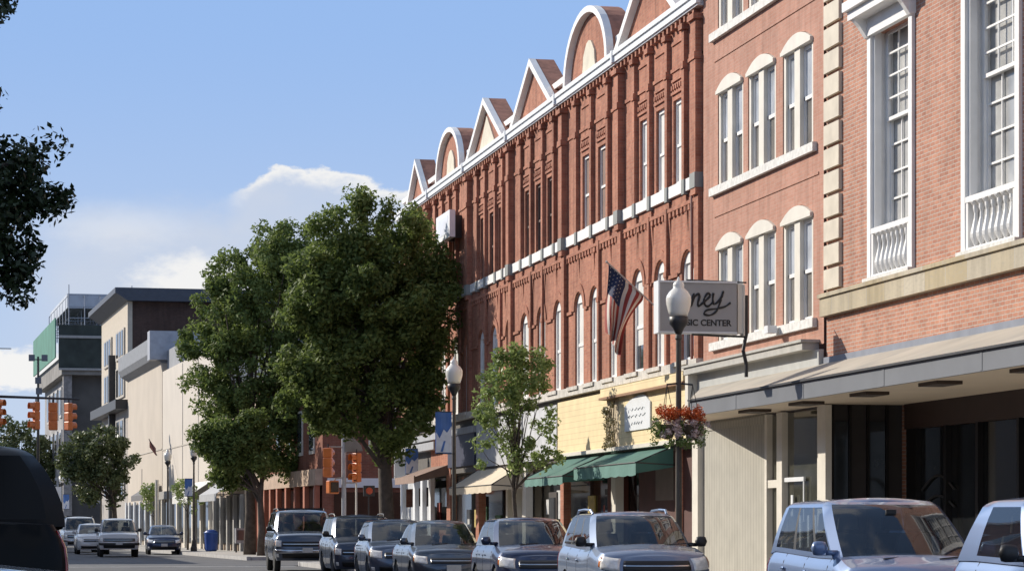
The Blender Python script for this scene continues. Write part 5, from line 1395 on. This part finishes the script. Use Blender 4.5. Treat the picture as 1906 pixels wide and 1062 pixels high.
    for y in K.get('handles', []):
        panel(iy(y), iy(y)+1.6, .76, .80, 'door_handle', K.get('handle_mat', mat), .03, nu_=3, nv_=1)
    if K.get('cladding'): panel(nf-2, n_-nr+2, .0, .18, 'sill_cladding', m_trim, .01, nu_=30, nv_=2)
    # hood shut line
    # ---- mirrors
    my = cb+.36
    for sgn in (() if K.get('nomirror') else (1, -1)):
        m = MB(); zc = lerp_tab(top, my)+.10
        rows = []
        for a in range(7):
            f = a/6; r = sqrt(max(0, 1-(2*f-1)**4))
            rows.append([(sgn*(hb+.06+.20*f), my-.02+.05*r*cos(q*pi/5)*1.2, zc+.085*r*sin(q*pi/5)) for q in range(10)])
        m.grid([r_ + [r_[0]] for r_ in rows]); m.box(*sorted((sgn*(hb-.06), sgn*(hb+.1))), my, my+.05, zc-.08, zc-.02)
        o = m.build('mirror', K.get('mirror', mat), t, local=True, smooth=True); fixn(o)
    # ---- wheels
    for w in wy:
        for sgn in (1, -1):
            xo = sgn*(hw-.015)
            m = MB(); wd = .2
            m.lathe([(rw-.10, 0), (rw-.03, -.01*sgn), (rw-.005, -.03*sgn), (rw, -.08*sgn), (rw, -(wd-.04)*sgn), (rw-.05, -wd*sgn)], (xo, w, rw), 28, 'x')
            ty = m.build('wheel', m_tyre, t, local=True, smooth=True)
            m = MB(); m.lathe([(rw-.10, -.015*sgn), (rw-.12, -.0*sgn), (rw-.14, -.03*sgn), (rw-.15, -.06*sgn)], (xo, w, rw), 24, 'x')
            for k in range(6):
                a = k*pi/3; ca, sa = cos(a), sin(a)
                def q_(r, s_, dx): return (xo+dx*sgn, w+r*ca-s_*sa, rw+r*sa+s_*ca)
                m.add([q_(.03, -.035, -.005), q_(rw-.12, -.022, -.012), q_(rw-.12, .022, -.012), q_(.03, .035, -.005), q_(.03, -.035, -.04), q_(rw-.12, -.022, -.04), q_(rw-.12, .022, -.04), q_(.03, .035, -.04)], [(0,1,2,3),(4,7,6,5),(0,4,5,1),(1,5,6,2),(2,6,7,3),(3,7,4,0)])
            m.lathe([(.0, .0), (.05, -.005*sgn), (.05, -.04*sgn)], (xo, w, rw), 12, 'x')
            m.build('rim', m_rim, ty, local=True)
            m = MB(); m.lathe([(.0, -.07*sgn), (rw-.1, -.07*sgn), (rw+.02, -.19*sgn), (0, -.2*sgn)], (xo, w, rw), 20, 'x'); m.build('brake', m_dark, ty, local=True)
    # ---- extras
    if K.get('rails'):
        for sgn in (1, -1):
            m = MB(); m.tube([(sgn*hr*.93, rf+.35, zr-.01), (sgn*hr*.95, rf+.5, zr+.055), (sgn*hr*.95, (rf+rr_)/2, zr+.065), (sgn*hr*.95, rr_-.4, zr+.05), (sgn*hr*.93, rr_-.2, zr-.01)], .02, 6); m.build('roof_rail', K['rails'], t, local=True)
    if K.get('rack'):
        m = MB()
        for y in (rf+.7, rr_-.7): m.box(-hr*.95, hr*.95, y-.02, y+.02, zr+.03, zr+.085)
        m.build('roof_rack', m_trim, t, local=True)
    m = MB(); zc = lerp_tab(top, cb-.05)
    for sx in (-.35, .3): m.tube([(sx, cb-.04, zc+.05), (sx+.5, cb+.10+.1, zc+.085)], .008, 4)
    m.build('wiper', m_trim, t, local=True)
    return t
def P_(name, col, metal=.55, rough=.3): return paint(name, col, metal, rough)
paint_lb = P_('pale_blue_paint', (.15, .225, .40), .3, .4); paint_sb = P_('silver_blue_paint', (.19, .25, .37), .35, .38); paint_navy = P_('navy_paint', (.018, .032, .085), .35)
paint_dk = P_('dark_blue_grey_paint', (.05, .065, .10), .4); paint_teal = P_('dark_slate_paint', (.06, .08, .11), .5); paint_blk = plain('black_paint', (.004, .004, .004), .4, spec=.12, coat=.04)
paint_wh = P_('white_paint_car', (.62, .63, .64), 0, .35); paint_gr = P_('steel_blue_paint', (.09, .12, .18), .5)
GP = 'cars parked nose to tail along the right kerb'
van = dict(L=4.35, W=1.78, zr=1.71, top=[(0, .86), (.5, .96), (.95, 1.06), (1.6, 1.06), (3.9, 1.12), (4.35, 1.0)], wheels=(.85, 3.6), cowl=.72, roof_f=1.85, roof_r=3.85, base_r=4.25, hb=.93, hr=.76,
           win=((.02, .22), (.26, .58), (.62, .92)), seams=(1.15, 2.2, 3.2), handles=(2.0, 3.05), F=.65, vh=(.6, .88), hi=(5, 11), gi=4, pf=2.8, mirror=paint_lb, R=.45)
wag = dict(L=4.45, W=1.78, zr=1.62, top=[(0, .93), (.4, 1.0), (1.15, 1.08), (2, 1.05), (4.1, 1.10), (4.45, .95)], wheels=(.85, 3.4), cowl=1.05, roof_f=1.98, roof_r=4.0, base_r=4.4, hb=.91, hr=.73,
           win=((.02, .3), (.34, .64), (.68, .93)), seams=(1.25, 2.3, 3.2), handles=(2.1, 3.0), F=.55, vh=(.7, .97), hi=(5, 10.8), gi=4.3, rails=paint_sb, cladding=True, mirror=m_trim, crown=.07, rake=.16)
sed = dict(L=4.55, W=1.74, zr=1.45, top=[(0, .80), (.5, .88), (1.25, .98), (3.6, .98), (4.1, 1.0), (4.55, .93)], wheels=(.9, 3.55), cowl=1.12, roof_f=2.15, roof_r=3.25, base_r=3.95, hb=.89, hr=.68,
           win=((.02, .42), (.46, .86)), seams=(1.35, 2.4, 3.3), handles=(2.2, 3.1), F=.6, vh=(.62, .9), hi=(5, 10.8), gi=4.0, rake=.3, rw=.31)
hatch = dict(L=4.2, W=1.72, zr=1.56, top=[(0, .85), (.5, .94), (1.1, 1.04), (3.6, 1.05), (4.2, .98)], wheels=(.82, 3.35), cowl=1.0, roof_f=2.0, roof_r=3.6, base_r=4.05, hb=.90, hr=.72,
             win=((.02, .42), (.46, .9)), seams=(1.25, 2.3, 3.1), handles=(2.1, 2.9), F=.6, vh=(.64, .93), hi=(5, 11), gi=4, rake=.25)
suv = dict(L=5.0, W=2.0, zr=1.92, top=[(0, 1.10), (.4, 1.18), (1.2, 1.25), (2.2, 1.24), (4.7, 1.26), (5.0, 1.1)], wheels=(.95, 3.95), rw=.39, sill=.36, cowl=1.25, roof_f=2.0, roof_r=4.6, base_r=4.92, hb=.92, hr=.78,
           win=((.02, .26), (.30, .56), (.60, .93)), seams=(1.4, 2.5, 3.5), handles=(2.3, 3.3), F=.3, pf=4, vh=(.58, .84), hi=(6.5, 11.5), gi=6, bumper=m_chrome, rails=m_trim, rack=True, rake=.1, crown=.04, mirror=m_trim)
smart = dict(L=3.1, W=1.62, zr=1.6, top=[(0, .8), (.4, .95), (.85, 1.06), (2.7, 1.1), (3.1, 1.0)], wheels=(.5, 2.5), cowl=.7, roof_f=1.25, roof_r=2.55, base_r=2.98, hb=.94, hr=.74,
             win=((.02, .72),), seams=(.95, 2.2), handles=(2.0,), F=.55, pf=2.6, vh=(.55, .85), mirror=m_trim, R=.4)
pick = dict(L=5.3, W=1.85, zr=1.78, top=[(0, 1.02), (.4, 1.10), (1.2, 1.16), (3.2, 1.18), (5.3, 1.2)], wheels=(.95, 4.1), rw=.38, sill=.36, cowl=1.25, roof_f=1.85, roof_r=2.95, base_r=3.25, hb=.92, hr=.76,
            win=((.02, .55), (.62, .93)), seams=(1.4, 2.6), handles=(2.4,), F=.3, pf=4, vh=(.55, .82), hi=(6.5, 11.5), gi=6, bumper=m_trim, rake=.1, mirror=m_trim)
make_car('parked_car', 'short pale blue car cut by the right edge of the photo', 'car', dict(smart, zr=1.66), paint_lb, (10.08, 21.9, 0), R(0), GP)
make_car('minivan', 'pale blue minivan parked under the shop canopy', 'car', van, paint_lb, (10.25, 27.9, 0), R(-3.2), GP)
make_car('parked_car', 'silver blue station wagon with roof rails, right of the lamp post baskets', 'car', wag, paint_sb, (10.25, 39.9, 0), R(-3.0), GP)
make_car('parked_car', 'navy hatchback directly behind the silver blue wagon', 'car', hatch, paint_navy, (10.35, 48.6, 0), R(-2.4), GP)
make_car('parked_car', 'dark slate sedan third behind the wagon, below the tan awning', 'car', dict(sed, zr=1.53), paint_teal, (10.35, 58.4, 0), R(-2.0), GP)
make_car('parked_car', 'steel blue hatchback mostly hidden behind the dark slate sedan', 'car', dict(hatch, zr=1.57), paint_gr, (10.3, 64.9, 0), R(-2.0), GP)
make_car('parked_car', 'dark blue crossover parked nearest to the large boxy roof rack vehicle', 'car', dict(suv, L=4.6, zr=1.7, W=1.85, top=[(0, .92), (.4, 1.02), (1.2, 1.12), (2.2, 1.1), (4.3, 1.15), (4.6, 1.0)], wheels=(.9, 3.6), roof_r=4.2, base_r=4.5, rack=False, bumper=None, rw=.35, sill=.28), paint_dk, (10.3, 71.0, 0), R(-1.5), GP)
make_car('parked_car', 'large dark boxy sport utility vehicle with chrome bumper and roof rack', 'car', suv, P_('gunmetal_paint', (.07, .09, .13), .5), (10.1, 83.0, 0), R(-2), GP)
GO = 'vehicles waiting on the far road'
make_car('pickup_truck', 'white pickup truck facing the camera on the far road', 'truck', dict(pick), paint_wh, (sig_x(222, 126), 126, 0), R(-1), GO)
make_car('parked_car', 'small white car tucked behind the white pickup', 'car', dict(hatch), paint_wh, (sig_x(174, 139), 139, 0), R(0), GO)
make_car('parked_car', 'white utility vehicle with dark roof at the left of the white pickup', 'car', dict(suv, W=1.95, zr=1.95), paint_wh, (sig_x(152, 150), 150, 0), R(1), GO)
make_car('parked_car', 'dark blue sedan parked by the far kerb right of the white pickup', 'car', dict(sed, zr=1.48), paint_navy, (sig_x(306, 137), 137, 0), R(-2), GO)
make_car('parked_car', 'black sport utility vehicle seen from behind at the left edge', 'car', dict(suv, L=4.8, zr=2.0, W=2.0, top=[(0, 1.2), (1.2, 1.32), (2.2, 1.38), (4.8, 1.42)], hb=.98, hr=.70, bow=.075, tl=(12.5, 8.2, .50, .96), nomirror=True, darkglass=True, R=.35, rails=False, rack=False, bumper=m_trim, base_r=4.7, roof_r=4.2), paint_blk, (-.34, 24.4, 0), R(180))
make_car('parked_car', 'dark blue car of which only the roof shows at the bottom left corner', 'car', dict(sed, zr=1.30, nomirror=True, hr=.78), paint_navy, (-.38, 8.9, 0), R(180))
